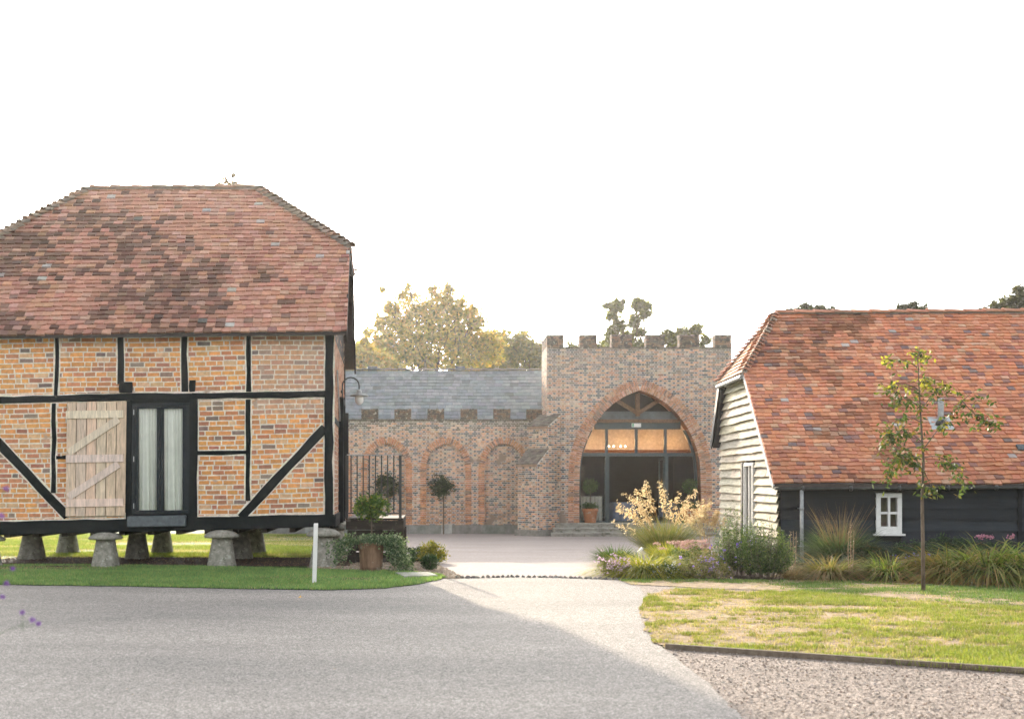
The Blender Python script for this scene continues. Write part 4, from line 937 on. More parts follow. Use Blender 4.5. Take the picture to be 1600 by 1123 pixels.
for i in range(41):
    x = tx(912)+(tx(946)-tx(912))*i/40; y = GY+0.35+0.05*math.sin(i*1.1); cur = ((x, y, FLOOR+0.02), (x, y, FLOOR+1.0))
    if pr: cu.face([pr[0], cur[0], cur[1], pr[1]])
    pr = cur
cu.build('curtain', M['curtain'], castle)
# hall roof behind the tower, flat lead
m = MB(); m.box(TX0+0.2, TX1-0.2, TY+TD+0.01, TY+9.2, 4.9, 5.15); m.box(TX0+0.2, TX0+0.29, TY+TD+0.01, TY+9.2, TB, 4.9); m.box(TX1-0.29, TX1-0.2, TY+TD+0.01, TY+9.2, TB, 4.9); m.box(TX0+0.3, TX1-0.3, TY+9.05, TY+9.2, TB, 4.9); m.build('hall_shell', M['lead'], castle)
# diagonal buttress
mb = MB(); bc = Vector((TX0+0.15, TY+0.15, 0)); du = Vector((1, -1, 0)).normalized(); dn = Vector((-1, -1, 0)).normalized()
def stage(proj, w_, z0, z1, ztop, proj2):
    O = bc-du*w_/2; 
    f0 = O+dn*proj
    mb.face([f0+Vector((0, 0, z0)), f0+du*w_+Vector((0, 0, z0)), f0+du*w_+Vector((0, 0, z1)), f0+Vector((0, 0, z1))], CM)
    for sgn, oo in ((1, O+du*w_), (-1, O)):
        q = [oo+dn*proj+Vector((0, 0, z0)), oo+Vector((0, 0, z0)), oo+Vector((0, 0, ztop)), oo+dn*proj2+Vector((0, 0, ztop)), oo+dn*proj+Vector((0, 0, z1))]; mb.face(q if sgn > 0 else q[::-1], CM)
    bricks(mb, f0, du, (0, 0, 1), dn, 0, w_, z0, z1, ccol, bond='flemish')
    sk = lambda u, v: v > z1-0.05 and u > proj2+(proj-proj2)*(ztop-v)/(ztop-z1)-0.10
    bricks(mb, O+du*w_, dn, (0, 0, 1), du, 0, proj, z0, ztop, ccol, bond='flemish', skip=sk); bricks(mb, O, dn, (0, 0, 1), -du, 0, proj, z0, ztop, ccol, bond='flemish', skip=sk)
    # weathering slope
    a = f0+Vector((0, 0, z1))+dn*0.05; b = O+dn*proj2+Vector((0, 0, ztop))
    mb.face([a-du*0.03, a+du*(w_+0.03), b+du*(w_+0.03), b-du*0.03], (0.15, 0.13, 0.11)); mb.face([a-du*0.03-Vector((0, 0, 0.09)), a+du*(w_+0.03)-Vector((0, 0, 0.09)), a+du*(w_+0.03), a-du*0.03], (0.3, 0.2, 0.15))
    sl_ = (b-a); Ls = sl_.length; sl_.normalize(); nn = du.cross(sl_); tiles(mb, a-du*0.03, du, sl_, nn, lambda v: (0, w_+0.06), Ls, lambda u, v: jcol((0.16, 0.135, 0.115), 0.3), gauge=0.13, width=0.2)
stage(1.35, 0.95, gz(TY)-0.3, tz(726), tz(702), 0.72); stage(0.72, 0.95, gz(TY)-0.3, tz(667), tz(648), 0.02)
mb.obox(bc-du*0.56+dn*0.3+Vector((0, 0, gz(TY)-0.3)), du*1.12, dn*1.13, Vector((0, 0, 0.55)), (0.22, 0.21, 0.19))
mb.build('buttress', M['castle_brick'], castle)
# steps
sp = thing('entrance_steps', 'three worn stone steps leading up to the archway', 'steps', (AC, TY-1.0, gz(TY)))
for i in range(3):
    m = MB(); yf = TY-1.35+i*0.42; zt = gz(TY)+(FLOOR-gz(TY))*(i+1)/3; e = 0.35-i*0.10; x = AC-3.5+i*0.12
    while x < AC+3.4-i*0.12:
        L = random.uniform(0.7, 1.0); xe = min(x+L, AC+3.4-i*0.12); zz_ = zt+random.uniform(-.006, .006)-0.004; ye = (yf+0.45 if i < 2 else GY); m.box(x+0.006, xe, yf+0.045, ye, gz(TY)-0.1, zz_-0.062); m.box(x+0.006, xe, yf, ye, zz_-0.058, zz_); x += L
    m.build('step', M['paving'], sp, bevel=0.015)

# wing with blind arches
WY = 44.2; sw = F/WY
def wx(px): return (px-CX)/sw
def wz(py): return CAMZ-(py-CY)/sw
wing = thing('brick_arcade_wing', 'long crenellated brick wing with three blind arches and grey slate roof', 'building', (wx(690), WY, gz(WY)))
WX0, WX1, WT, WC, WB = -7.6, TX0+0.25, wz(639), wz(654.5), gz(WY)-0.3
mb = MB(); arcs = [604, 696.5, 787.5]
wprof = [(30.5/sw, wz(819)), (30.5/sw, wz(760)), (30.5/sw, wz(735)), (29.5/sw, wz(722)), (26/sw, wz(711)), (20/sw, wz(702)), (11/sw, wz(695.5)), (0.0, wz(692))]
def whalf(z):
    for (a, b) in zip(wprof[:-1], wprof[1:]):
        if a[1] <= z <= b[1]: return a[0]+(b[0]-a[0])*(z-a[1])/(b[1]-a[1]+1e-9)
    return -1
mb.face([(WX0, WY+0.12, WB), (WX1, WY+0.12, WB), (WX1, WY+0.12, WC), (WX0, WY+0.12, WC)], CM)  # recessed backs
xs = [WX0]
allc = [wx(p) for p in ([604-93.5*k for k in (4, 3, 2, 1)]+arcs)]
allc = [c for c in allc if c-0.8 > WX0]
bnd = [WX0]+[(a+b)/2 for a, b in zip(allc[:-1], allc[1:])]+[WX1]
zlv = [p[1] for p in wprof]
for c, xa_, xb_ in zip(allc, bnd[:-1], bnd[1:]):
    mb.face([(xa_, WY, WB), (xb_, WY, WB), (xb_, WY, zlv[0]), (xa_, WY, zlv[0])], CM); mb.face([(xa_, WY, zlv[-1]), (xb_, WY, zlv[-1]), (xb_, WY, WC), (xa_, WY, WC)], CM)
    for (a, b) in zip(wprof[:-1], wprof[1:]):
        mb.face([(xa_, WY, a[1]), (c-a[0], WY, a[1]), (c-b[0], WY, b[1]), (xa_, WY, b[1])], CM); mb.face([(c+a[0], WY, a[1]), (xb_, WY, a[1]), (xb_, WY, b[1]), (c+b[0], WY, b[1])], CM)
        mb.face([(c-a[0], WY, a[1]), (c-a[0], WY+0.12, a[1]), (c-b[0], WY+0.12, b[1]), (c-b[0], WY, b[1])], CM); mb.face([(c+a[0], WY+0.12, a[1]), (c+a[0], WY, a[1]), (c+b[0], WY, b[1]), (c+b[0], WY+0.12, b[1])], CM)
def wskip(u, v):
    h = whalf(v)
    if h < 0: return False
    return any(abs(u-c) < h+0.03 for c in allc)
def wcol(u, v, hd):
    p = fbm(np.array([u+90]), np.array([v]), 0.6, 16)[0]; c = wpick(palH if random.random() < (0.75 if hd else 0.15) else palC)
    top = (v-3.72)/0.42
    if random.random() < top: c = jcol((0.14, 0.12, 0.10), 0.3) if random.random() < 0.7 else jcol((0.3, 0.27, 0.22), 0.2)
    return tuple(x*(0.8+0.45*p) for x in c)
bricks(mb, (0, WY, 0), (1, 0, 0), (0, 0, 1), (0, -1, 0), WX0, WX1, WB, WC, wcol, bond='flemish', skip=wskip)
bricks(mb, (0, WY+0.12, 0), (1, 0, 0), (0, 0, 1), (0, -1, 0), WX0, WX1, WB, zlv[-1], lambda u, v, h: (wpick([((0.42, 0.21, 0.13), 3), ((0.45, 0.27, 0.19), 2)]) if (abs(u-wx(712))+(v-0.6)*0.9 < 0.75 and v < 0.75 and not h) else wcol(u, v, h)), bond='flemish', skip=lambda u, v: not any(abs(u-c) < whalf(v)+0.05 for c in allc) if whalf(v) >= 0 else True)
mb.face([(WX1, WY+0.45, WB), (WX0, WY+0.45, WB), (WX0, WY+0.45, WC), (WX1, WY+0.45, WC)], CM); mb.face([(WX0, WY, WC), (WX1, WY, WC), (WX1, WY+0.45, WC), (WX0, WY+0.45, WC)], (0.2, 0.18, 0.15)); mb.face([(WX0, WY+0.45, WB), (WX0, WY, WB), (WX0, WY, WC), (WX0, WY+0.45, WC)], CM)
mb.build('wall', M['castle_brick'], wing)
for c in allc:
    m = MB(); arch_ring(m, c, WY, wprof, 0.24, False, 0.025, 0.10, pal=[((0.52, 0.27, 0.16), 4), ((0.46, 0.22, 0.13), 3), ((0.24, 0.16, 0.13), 1.0)]); m.build('arch_surround', M['castle_brick'], wing)
for i in range(-9, 6):
    a = 565+51.7*i; merlon(wx(a), wx(a+26), WY-0.01, WY+0.36, WC, WT, wing, 0.7) if wx(a+26) < WX1 and wx(a) > WX0-0.1 else None
m = MB(); x = WX0
while x < WX1: m.box(x+0.004, min(x+0.22, WX1), WY-0.03, WY-0.004, WC-0.08, WC-0.004, jcol((0.15, 0.13, 0.11), 0.35)); x += 0.225
m.build('parapet_course', M['parapet'], wing)
m = MB(); x = WX0
while x < WX1-0.3: L = random.uniform(0.9, 1.5); m.box(x+0.004, min(x+L, WX1), WY-0.07, WY-0.02, WB, wz(819.5), jcol((0.2, 0.2, 0.19), 0.2)); x += L
m.box(wx(689), wx(706), WY-0.12, WY-0.075, WB, wz(819.5)+0.02, (0.36, 0.36, 0.34))
m.build('plinth', mat('plinth_stone', None, 0.9, 0.35, 5, 0.4), wing)
# slate roof
m = MB(); RYW = 46.9; RZW = CAMZ+(757-579)*RYW/F; BYW = WY+0.5; BZW = 4.0; Ls = math.hypot(RYW-BYW, RZW-BZW); cs_, sn_ = (RYW-BYW)/Ls, (RZW-BZW)/Ls
m.face([(WX0, BYW, BZW), (WX1+0.2, BYW, BZW), (WX1+0.2, RYW, RZW), (WX0, RYW, RZW)], dk); m.face([(WX0, RYW, RZW), (WX1+.2, RYW, RZW), (WX1+.2, 2*RYW-BYW, BZW), (WX0, 2*RYW-BYW, BZW)], (0.1, 0.11, 0.12))
m.face([(WX0, BYW, BZW), (WX0, RYW, RZW), (WX0, 2*RYW-BYW, BZW)], dk); m.box(WX0, WX1, 2*RYW-BYW-0.3, 2*RYW-BYW-0.05, WB, BZW, CM); m.box(WX0+0.01, WX0+0.25, WY+0.46, 2*RYW-BYW-0.31, WB, BZW, CM)
tiles(m, (0, BYW, BZW), (1, 0, 0), (0, cs_, sn_), (0, -sn_, cs_), lambda v: (WX0, WX1), Ls-0.05, lambda u, v: wpick([((0.20, 0.225, 0.245), 5), ((0.18, 0.20, 0.22), 4), ((0.23, 0.25, 0.265), 2), ((0.15, 0.16, 0.175), 0.5)]), gauge=0.19, width=0.34, th=0.014, lift=0.020, rag=0.003)
wr = m.build('roof', M['slate'], wing)
m = MB(); saddle_run(m, (WX0, RYW, RZW+0.03), (WX1, RYW, RZW+0.03), 0.5, 0.11, lambda: wpick([((0.16, 0.14, 0.12), 3), ((0.22, 0.18, 0.15), 1)]), tilt=0.01); m.build('ridge_tiles', M['tile'], wr)
for px in (582, 719): x = (px-CX)*RYW/F; m = MB(); m.box(x-0.2, x+0.2, RYW-0.14, RYW+0.14, RZW+0.02, RZW+0.17); m.build('ridge_vent', M['lead'], wr, bevel=0.02)

# low garden wall behind the left barn is the wing's own base; nothing else there

# ================================================================== PLANTS
def tree(name, label, Y, base_px, blobs, col, n_leaf, lsize, trunk_r=0.3, group=None, matl=None, dropb=0.0, depth=1.0, limbs=True, foot=None, shell=0.35):
    g = gz(Y); bx_ = (base_px-CX)*Y/F; root = thing(name, label, 'tree', (bx_, Y, g), group)
    tops = []; P = []; C = []
    tot = sum(b[2]**2 for b in blobs)
    for b in blobs:
        px, py, r = b[:3]; rr = r*Y/F; dy = (b[3] if len(b) > 3 else random.uniform(-0.8, 0.8))*depth; c = at(px, py, Y); c = Vector((c.x, Y+dy*rr, c.z)); tops.append((c, rr))
        n = max(30, int(n_leaf*r*r/tot)); nc = max(6, n//26)
        cc = blob_points(nc, c, (rr, rr*0.9, rr*0.85), shell)
        idx = rng.integers(0, nc, n); P.append(cc[idx]+rng.normal(size=(n, 3))*rr*0.17)
        shade = (0.75+0.5*rng.random(nc))[idx][:, None]
        C.append(pick(col[0], col[1], n, 0.25, 0.08)*shade)
    P = np.concatenate(P); C = np.concatenate(C)
    m = MB(); zt = max(c.z for c, _ in tops); cxm = sum(c.x for c, _ in tops)/len(tops)
    tp = Vector((cxm*0.5+bx_*0.5, Y, zt*0.55)); 
    m.tube([(bx_, Y, g-0.1), (bx_+0.05, Y, g+0.4), tuple(Vector((bx_, Y, g)).lerp(tp, 0.6)), tuple(tp)], [trunk_r*1.3, trunk_r, trunk_r*0.8, trunk_r*0.5], 8)
    m.build('trunk', M['bark'], root, smooth=True)
    if limbs:
        m = MB()
        for c, rr in tops:
            s_ = Vector((bx_, Y, g)).lerp(tp, random.uniform(0.55, 1.0)); mdl = s_.lerp(c, 0.5)+Vector((random.uniform(-.1, .1), 0, 0.1))*rr
            m.tube([s_, mdl, c], [trunk_r*0.26, trunk_r*0.15, trunk_r*0.06], 6, caps=False)
            for _ in range(4):
                e = c+Vector((random.uniform(-1, 1), random.uniform(-1, 1), random.uniform(-0.2, 1)))*rr*0.9; m.tube([mdl.lerp(c, random.random()), e], [trunk_r*0.1, trunk_r*0.03], 5, caps=False)
        m.build('limbs', M['far_bark'], root)
    np_mesh('crown', leaf_quads(P, lsize, 1.5, 0, dropb), C, matl or M['far_leaf'], root)
    return root
gold = ([(0.56, 0.46, 0.09), (0.40, 0.38, 0.08), (0.68, 0.46, 0.11), (0.20, 0.22, 0.05)], [4, 4, 2, 2])
olive = ([(0.15, 0.18, 0.06), (0.09, 0.12, 0.04), (0.22, 0.24, 0.07)], [3, 3, 2])
dark = ([(0.035, 0.055, 0.025), (0.05, 0.07, 0.03), (0.025, 0.04, 0.02)], [3, 2, 2])
BT = 'trees beyond the roofs'
tree('broadleaf_tree', 'tall airy golden-green tree rising above the slate roof beside the barn', 84, 690, [(690, 470, 26), (655, 490, 28), (720, 490, 26), (635, 465, 16), (612, 482, 16), (625, 505, 26), (600, 505, 16), (595, 545, 20), (740, 500, 20), (690, 515, 38), (650, 535, 34), (730, 530, 36), (600, 530, 24), (590, 500, 10), (700, 452, 10), (760, 545, 30), (620, 558, 30), (575, 520, 9), (675, 455, 9), (598, 452, 6), (640, 447, 6), (665, 560, 30), (715, 565, 30)], gold, 24000, 0.27, 0.42, BT)
tree('broadleaf_tree', 'rounded olive green tree above the slate roof, right of the golden tree', 90, 800, [(780, 535, 28), (810, 545, 28), (770, 560, 26), (840, 550, 24), (800, 570, 28), (750, 575, 24), (835, 575, 22), (815, 522, 8)], ([(0.26, 0.26, 0.07), (0.17, 0.19, 0.06), (0.34, 0.28, 0.08)], [3, 3, 1]), 10500, 0.28, 0.4, BT)
tree('broadleaf_tree', 'low yellow-green tree between the barn gable and the slate roof', 78, 575, [(560, 555, 22), (590, 570, 22), (552, 580, 18), (615, 578, 16), (568, 535, 8)], gold, 8000, 0.28, 0.3, BT)
tree('broadleaf_tree', 'dark ivy-clad tree with two bushy heads above the gatehouse middle', 76, 985, [(962, 480, 11), (955, 494, 8), (966, 508, 10), (955, 520, 9), (998, 478, 11), (1008, 490, 9), (992, 502, 10), (1000, 518, 10), (980, 530, 13), (1012, 476, 6), (948, 477, 5), (972, 472, 4), (960, 540, 16), (1000, 545, 16)], ([(0.15, 0.19, 0.06), (0.10, 0.13, 0.045), (0.22, 0.24, 0.07)], [3, 3, 1]), 7500, 0.26, 0.3, BT)
tree('broadleaf_tree', 'bushy olive tree above the right gatehouse battlements', 80, 1070, [(1068, 520, 14), (1085, 517, 11), (1050, 530, 14), (1100, 532, 10), (1040, 522, 7), (1075, 540, 20), (1055, 550, 18)], olive, 4200, 0.26, 0.3, BT)
tree('broadleaf_tree', 'small tree top between the left gatehouse battlements', 80, 905, [(895, 548, 14), (935, 548, 13), (912, 536, 6), (880, 560, 16), (925, 560, 16)], olive, 2600, 0.26, 0.25, BT)
tree('conifer_tree', 'flat-topped dark conifer just above the right barn ridge', 60, 1268, [(1245, 488, 9), (1262, 483, 10), (1280, 486, 9), (1298, 485, 5), (1234, 487, 5), (1266, 496, 15)], dark, 3200, 0.20, 0.2, BT, dropb=0.2)
tree('conifer_tree', 'spiky dark tree top above the middle of the right barn ridge', 60, 1420, [(1425, 478, 9), (1412, 482, 8), (1440, 484, 8), (1408, 490, 6), (1385, 494, 7), (1345, 493, 5), (1420, 502, 14), (1360, 500, 6)], dark, 2400, 0.2, 0.2, BT)
tree('broadleaf_tree', 'large dark tree above the right barn ridge at the frame edge', 62, 1590, [(1590, 465, 16), (1575, 478, 13), (1550, 484, 13), (1535, 490, 9), (1605, 480, 22), (1570, 500, 20), (1600, 505, 24), (1620, 460, 20)], ([(0.07, 0.085, 0.04), (0.05, 0.06, 0.03), (0.1, 0.11, 0.055)], [3, 3, 1]), 5500, 0.22, 0.3, BT)
tree('broadleaf_tree', 'sparse twig tips showing above the left barn ridge', 50, 352, [(366, 277, 5), (352, 282, 4), (345, 289, 3.5), (364, 287, 4), (380, 292, 3.5), (357, 320, 30), (340, 350, 40)], ([(0.2, 0.14, 0.07), (0.14, 0.11, 0.05)], [1, 1]), 1300, 0.20, 0.2, BT)

# sapling on the lawn
def sapling():
    P0 = gp(1443, 925); Y = P0.y; s = F/Y
    root = thing('young_tree', 'slender young tree with sparse drooping leaves on the lawn by the black barn', 'tree', P0)
    m = MB(); tp = [(1443, 925), (1442, 850), (1441, 780), (1443, 720), (1439, 660), (1436, 600), (1434, 560), (1437, 545)]
    q = [at(a, b, Y) for a, b in tp]; q[0] = P0-Vector((0, 0, 0.05)); m.tube(q, [0.033, 0.027, 0.024, 0.020, 0.015, 0.010, 0.007, 0.004], 10); m.build('trunk', M['bark'], root, smooth=True)
    br = [((1441, 700), (1405, 690), (1385, 725), (1378, 755), 1), ((1440, 690), (1410, 665), (1392, 670), (1375, 700), 1.1), ((1439, 660), (1410, 640), (1395, 655), (1380, 690), 0.8), ((1442, 735), (1420, 705), (1402, 700), (1395, 725), .8),
          ((1443, 715), (1475, 705), (1500, 725), (1520, 765), 1.2), ((1444, 700), (1470, 665), (1495, 630), (1530, 605), .9), ((1500, 625), (1515, 650), (1530, 665), (1537, 660), .9), ((1439, 640), (1460, 615), (1470, 600), (1492, 598), .9),
          ((1436, 610), (1415, 592), (1400, 598), (1386, 605), .8), ((1435, 575), (1420, 560), (1405, 558), (1394, 560), .6), ((1434, 560), (1440, 548), (1446, 545), (1452, 550), .6), ((1441, 730), (1446, 750), (1450, 765), (1445, 770), 0.5), ((1438, 640), (1428, 620), (1415, 615), (1408, 632), .7),
          ((1442, 740), (1425, 720), (1400, 715), (1385, 690), .8), ((1437, 600), (1448, 585), (1456, 590), (1460, 600), .6)]
    m = MB(); LP = []; LD = []
    for i, b in enumerate(br):
        dy = random.uniform(-0.35, 0.35); pts = [at(b[k][0], b[k][1], Y) for k in range(4)]
        pts = [p+Vector((0, dy*k/3, 0)) for k, p in enumerate(pts)]
        if i == 6: pts = [p+Vector((0, -0.05, 0)) for p in pts]
        fine = []
        for k in range(13):
            t = k/12; a0, a1, a2, a3 = pts; fine.append(a0*(1-t)**3+a1*3*t*(1-t)**2+a2*3*t*t*(1-t)+a3*t**3)
        m.tube(fine, list(np.linspace(0.009, 0.002, 13)), 5, caps=False)
        for _ in range(int(44*b[4])):
            t = random.uniform(0.25, 1.0)**0.8; p = fine[min(12, int(t*12))]; e = p+Vector((random.gauss(0, 0.13), random.gauss(0, 0.13), random.gauss(-0.06, 0.09)))
            if random.random() < 0.5: m.tube([p, e], [0.002, 0.001], 3, caps=False)
            for _ in range(3): LP.append(p.lerp(e, random.uniform(0.2, 1)))
    for z in np.linspace(0, 1, 26):
        p = at(1441-4*z, 770-215*z, Y); [LP.append(p+Vector((random.gauss(0, 0.05), random.gauss(0, 0.05), random.gauss(0, 0.04)))) for _ in range(5)]
    m.build('branches', M['bark'], root)
    LP = np.array([tuple(p) for p in LP]); z = (LP[:, 2]-2.0)/2
    C = pick([(0.085, 0.13, 0.035), (0.05, 0.085, 0.03), (0.25, 0.20, 0.04), (0.13, 0.15, 0.04)], [4, 3, 1.3, 2], len(LP))
    top = (LP[:, 2] > 3.1)[:, None]; C = np.where(top & (rng.random((len(LP), 1)) < 0.55), C*0+np.array([0.36, 0.34, 0.06]), C)
    np_mesh('crown', leaf_quads(LP, 0.082, 2.1, 0, 0.7), C, M['leaf'], root)
sapling()

def clump(root_name, label, cat, base, n, r_base, length, width, bend, cols, spread=0.9, group=None, up=0.7, seg=4, part=None, mat_=None, lift=0.0, squash=1.0):
    base = Vector(base)
    a = rng.uniform(0, 2*math.pi, n); rr = r_base*np.sqrt(rng.random(n)); B = np.stack([base.x+np.cos(a)*rr, base.y+np.sin(a)*rr*squash, np.full(n, base.z+lift)], 1)
    ang = rng.uniform(0, 2*math.pi, n); out = spread*rng.random(n)**0.7; ang = np.where(rng.random(n) < 0.7, a, ang)
    D = np.stack([np.cos(ang)*out, np.sin(ang)*out, np.full(n, up)+rng.random(n)*0.5], 1); D /= np.linalg.norm(D, axis=1)[:, None]
    Ln = length*rng.uniform(0.55, 1.1, n); Q = ribbons(B, D, Ln, width*rng.uniform(0.7, 1.3, n), bend*rng.uniform(0.5, 1.3, n), seg)
    C = np.tile(pick(cols[0], cols[1], n, 0.25, 0.08), (seg, 1))
    if len(cols) > 2:  # tip colour
        t = np.repeat(np.arange(seg)/(seg-1), n)[:, None]; tipc = np.tile(pick(cols[2], [1]*len(cols[2]), n), (seg, 1)); C = C*(1-t**2)+tipc*t**2
    root = root_name if not isinstance(root_name, str) else thing(root_name, label, cat, base, group)
    np_mesh(part or 'blades', Q, C, mat_ or M['blade'], root); return root
def bush(root_name, label, cat, base, blobs, n, lsize, cols, group=None, asp=1.8, up=0.0, part='foliage', stems=True, mat_=None, shell=0.5, sprig=False):
    """blobs: (dx,dy,z,r) in metres relative to base"""
    base = Vector(base); root = root_name if not isinstance(root_name, str) else thing(root_name, label, cat, base, group)
    tot = sum(b[3]**2 for b in blobs); P = []; C = []
    for (dx_, dy_, z_, r) in blobs:
        k = int(n*r*r/tot); nc = max(5, k//14); cc = blob_points(nc, (base.x+dx_, base.y+dy_, base.z+z_), (r, r, r*0.9), shell); idx = rng.integers(0, nc, k); P.append(cc[idx]+rng.normal(size=(k, 3))*r*0.13); C.append(pick(cols[0], cols[1], k)*(0.75+0.5*rng.random(nc))[idx][:, None])
    P = np.concatenate(P); C = np.concatenate(C); P[:, 2] = np.maximum(P[:, 2], base.z+0.02)
    np_mesh(part, leaf_quads(P, lsize, asp, up), C, mat_ or M['leaf'], root)
    if stems:
        m = MB()
        for (dx_, dy_, z_, r) in blobs: m.tube([base+Vector((dx_*0.2, dy_*0.2, -0.02)), base+Vector((dx_, dy_, z_))], [0.018, 0.006], 5)
        m.build('stem', M['bark'], root)
    return root
def flowers(root, pts, size, cols, part='flowers'):
    P = np.array([tuple(p) for p in pts]); k = 5; P = np.repeat(P, k, 0)+rng.normal(size=(len(P)*k, 3))*size*0.35
    tag(np_mesh(part, leaf_quads(P, size, 1.2, 0.4), pick(cols[0], cols[1], len(P), 0.15), M['petal'], root), kind='stuff')

# bay tree in the weathered pot
b = gp(580, 893); s = F/b.y
pot = thing('potted_bay_tree', 'clipped bay tree in a big brown pot with trailing variegated ivy, by the platform', 'potted plant', b)
hp_ = 46/s; r1 = 20/s
m = MB(); m.lathe([(r1*0.80, 0), (r1*0.83, 0.03), (r1*0.86, hp_*0.16), (r1*0.90, hp_*0.18), (r1*0.88, hp_*0.2), (r1*0.96, hp_*0.80), (r1*1.02, hp_*0.84), (r1*1.06, hp_*0.97), (r1*1.04, hp_), (r1*0.9, hp_), (r1*0.88, hp_*0.9)], b, n=32); m.build('pot', M['wood_pot'], pot, smooth=True)
m = MB(); m.tube([b+Vector((0, 0, hp_*0.9)), b+Vector((0.01, 0, hp_+0.25)), b+Vector((0, 0, hp_+0.55))], [0.016, 0.014, 0.012], 8); m.build('stem', M['bark'], pot)
cc = b+Vector((0, 0, (893-793)/s))
P = blob_points(150, cc, (0.31, 0.30, 0.24), 0.4); idx = rng.integers(0, 150, 1700); P = P[idx]+rng.normal(size=(1700, 3))*0.035
np_mesh('crown', leaf_quads(P, 0.07, 2.2, 0.3), pick([(0.05, 0.10, 0.025), (0.09, 0.16, 0.03), (0.20, 0.25, 0.05), (0.3, 0.2, 0.03)], [4, 3, 1.5, 0.3], 1700), M['leaf'], pot)
P = []
for _ in range(1500):
    a = random.uniform(0, 2*math.pi); r = random.uniform(0.0, 0.36); P.append(b+Vector((math.cos(a)*r, math.sin(a)*r, hp_+0.10-0.25*r*r*3+random.gauss(0, 0.03))))
for (sx, ex, dz_, n_) in ((0.30, 0.62, 0.60, 1500), (-0.28, -0.60, 0.42, 700), (0.26, 0.45, 0.60, 900), (-0.3, -0.8, 0.10, 110), (-0.3, -0.72, 0.33, 90)):
    for _ in range(n_):
        t = random.random(); x = sx+(ex-sx)*t**0.9+0.06*(1 if ex > 0 else -1); z = hp_+0.06-dz_*t**1.6; sp_ = 0.09 if n_ > 200 else 0.035; P.append(b+Vector((x+random.gauss(0, sp_), random.gauss(-0.10, 0.10)-0.05, max(0.03, z+random.gauss(0, sp_*0.8)))))
P = np.array([tuple(p) for p in P])
np_mesh('ivy', leaf_quads(P, 0.047, 1.3, 0.1, 0.2), pick([(0.13, 0.19, 0.10), (0.30, 0.36, 0.24), (0.07, 0.12, 0.06)], [4, 2, 2], len(P)), M['leaf'], pot)
# clipped balls and golden shrub
YG = ([(0.04, 0.085, 0.03), (0.03, 0.06, 0.025), (0.06, 0.11, 0.035)], [3, 2, 1])
for i, (px, py, r, lab) in enumerate(((636, 868, 15, 'dark clipped box ball nearest the ivy pot'), (653, 864, 13, 'dark clipped box ball in the middle of three'), (672, 877, 13.5, 'small dark clipped box ball nearest the courtyard, in front of the golden shrub'))):
    bb = gp(px, py+r); rr = r*bb.y/F
    bush('clipped_shrub', lab, 'shrub', bb, [(0, 0, rr*0.95, rr*0.93)], 1900, 0.035, YG, 'clipped box balls by the pot', shell=0.75)
bb = gp(674, 881); bb.y += 0.35
bush('golden_shrub', 'yellow-green feathery shrub glowing behind the clipped balls', 'shrub', bb, [(-0.12, 0, 0.22, 0.22), (0.1, 0.05, 0.22, 0.22), (0.0, 0.1, 0.3, 0.18), (0.22, 0.0, 0.14, 0.14)], 2600, 0.06, ([(0.20, 0.22, 0.035), (0.36, 0.30, 0.04), (0.12, 0.16, 0.03)], [3, 3, 1]), asp=3, up=0.5)
# white post, slab
b = gp(491, 912)
wp = MB(); wp.faces([(b.x-0.033, b.y-0.033, -0.02), (b.x+0.033, b.y-0.033, -0.02), (b.x+0.033, b.y+0.033, -0.02), (b.x-0.033, b.y+0.033, -0.02)]+[(b.x-0.033+0.028, b.y-0.033, 1.0), (b.x+0.033+0.028, b.y-0.033, 1.0), (b.x+0.033+0.028, b.y+0.033, 1.01), (b.x-0.033+0.028, b.y+0.033, 1.01)], [(0, 1, 5, 4), (1, 2, 6, 5), (2, 3, 7, 6), (3, 0, 4, 7), (4, 5, 6, 7), (3, 2, 1, 0)])
tag(wp.build('marker_post', M['white_paint'], bevel=0.004), 'slim white wooden post leaning slightly in the grass verge', 'post')
q = [gp(618, 898), gp(672, 897.5), gp(684, 902.5), gp(632, 904.5)]
m = MB(); lo = [Vector((p.x, p.y, p.z+0.0)) for p in q]; hi = [Vector((p.x, p.y, p.z+0.055)) for p in q]; m.faces(lo+hi, [(3, 2, 1, 0), (4, 5, 6, 7), (0, 1, 5, 4), (1, 2, 6, 5), (2, 3, 7, 6), (3, 0, 4, 7)][:])
tag(m.build('paving_slab', M['paving'], bevel=0.008), 'flat pale stone slab set in the tip of the verge', 'paving slab')
# cobble strip
m = MB(); cl = [gp(712, 903)]+[Vector((c[0], c[1], 0)) for c in cob]+[gp(985, 907)]
stones = MB()
for a, b in zip(cl[:-1], cl[1:]):
    L = (b-a).length; n = int(L/0.085)
    for i in range(n):
        for row in range(2):
            p = a.lerp(b, (i+random.random()*0.3)/n)+Vector((0, 0.09*row+random.uniform(-.02, .02), 0)); r = random.uniform(0.028, 0.045)
            stones.lathe([(r, 0.0), (r*1.05, 0.012), (r*0.7, 0.024), (0.004, 0.028)], (p.x, p.y, gz(p.y)+0.004), n=6, col=jcol(random.choice([(0.10, 0.095, 0.09), (0.16, 0.15, 0.14), (0.25, 0.23, 0.2)])), jit=0.1)
tag(stones.build('cobble_strip', M['pebble']), 'thin line of small dark setts across the drive at the courtyard entrance', 'cobbles', kind='stuff')
# edging board
m = MB(); a, b = gp(1040, 1014), gp(1800, 1067); L = (b-a).length; d = (b-a)/L
m.bar(a+Vector((0, 0, 0.022)), b+Vector((0, 0, 0.022)), 0.045, 0.075, side=(0, 0, 1), jit=0.006, seg=24)
tag(m.build('lawn_edging', mat('edging_wood', (0.17, 0.135, 0.10), 0.9, 0.4, 12, 0.5), bevel=0.004), 'long weathered timber edging board between lawn and gravel', 'lawn edging')
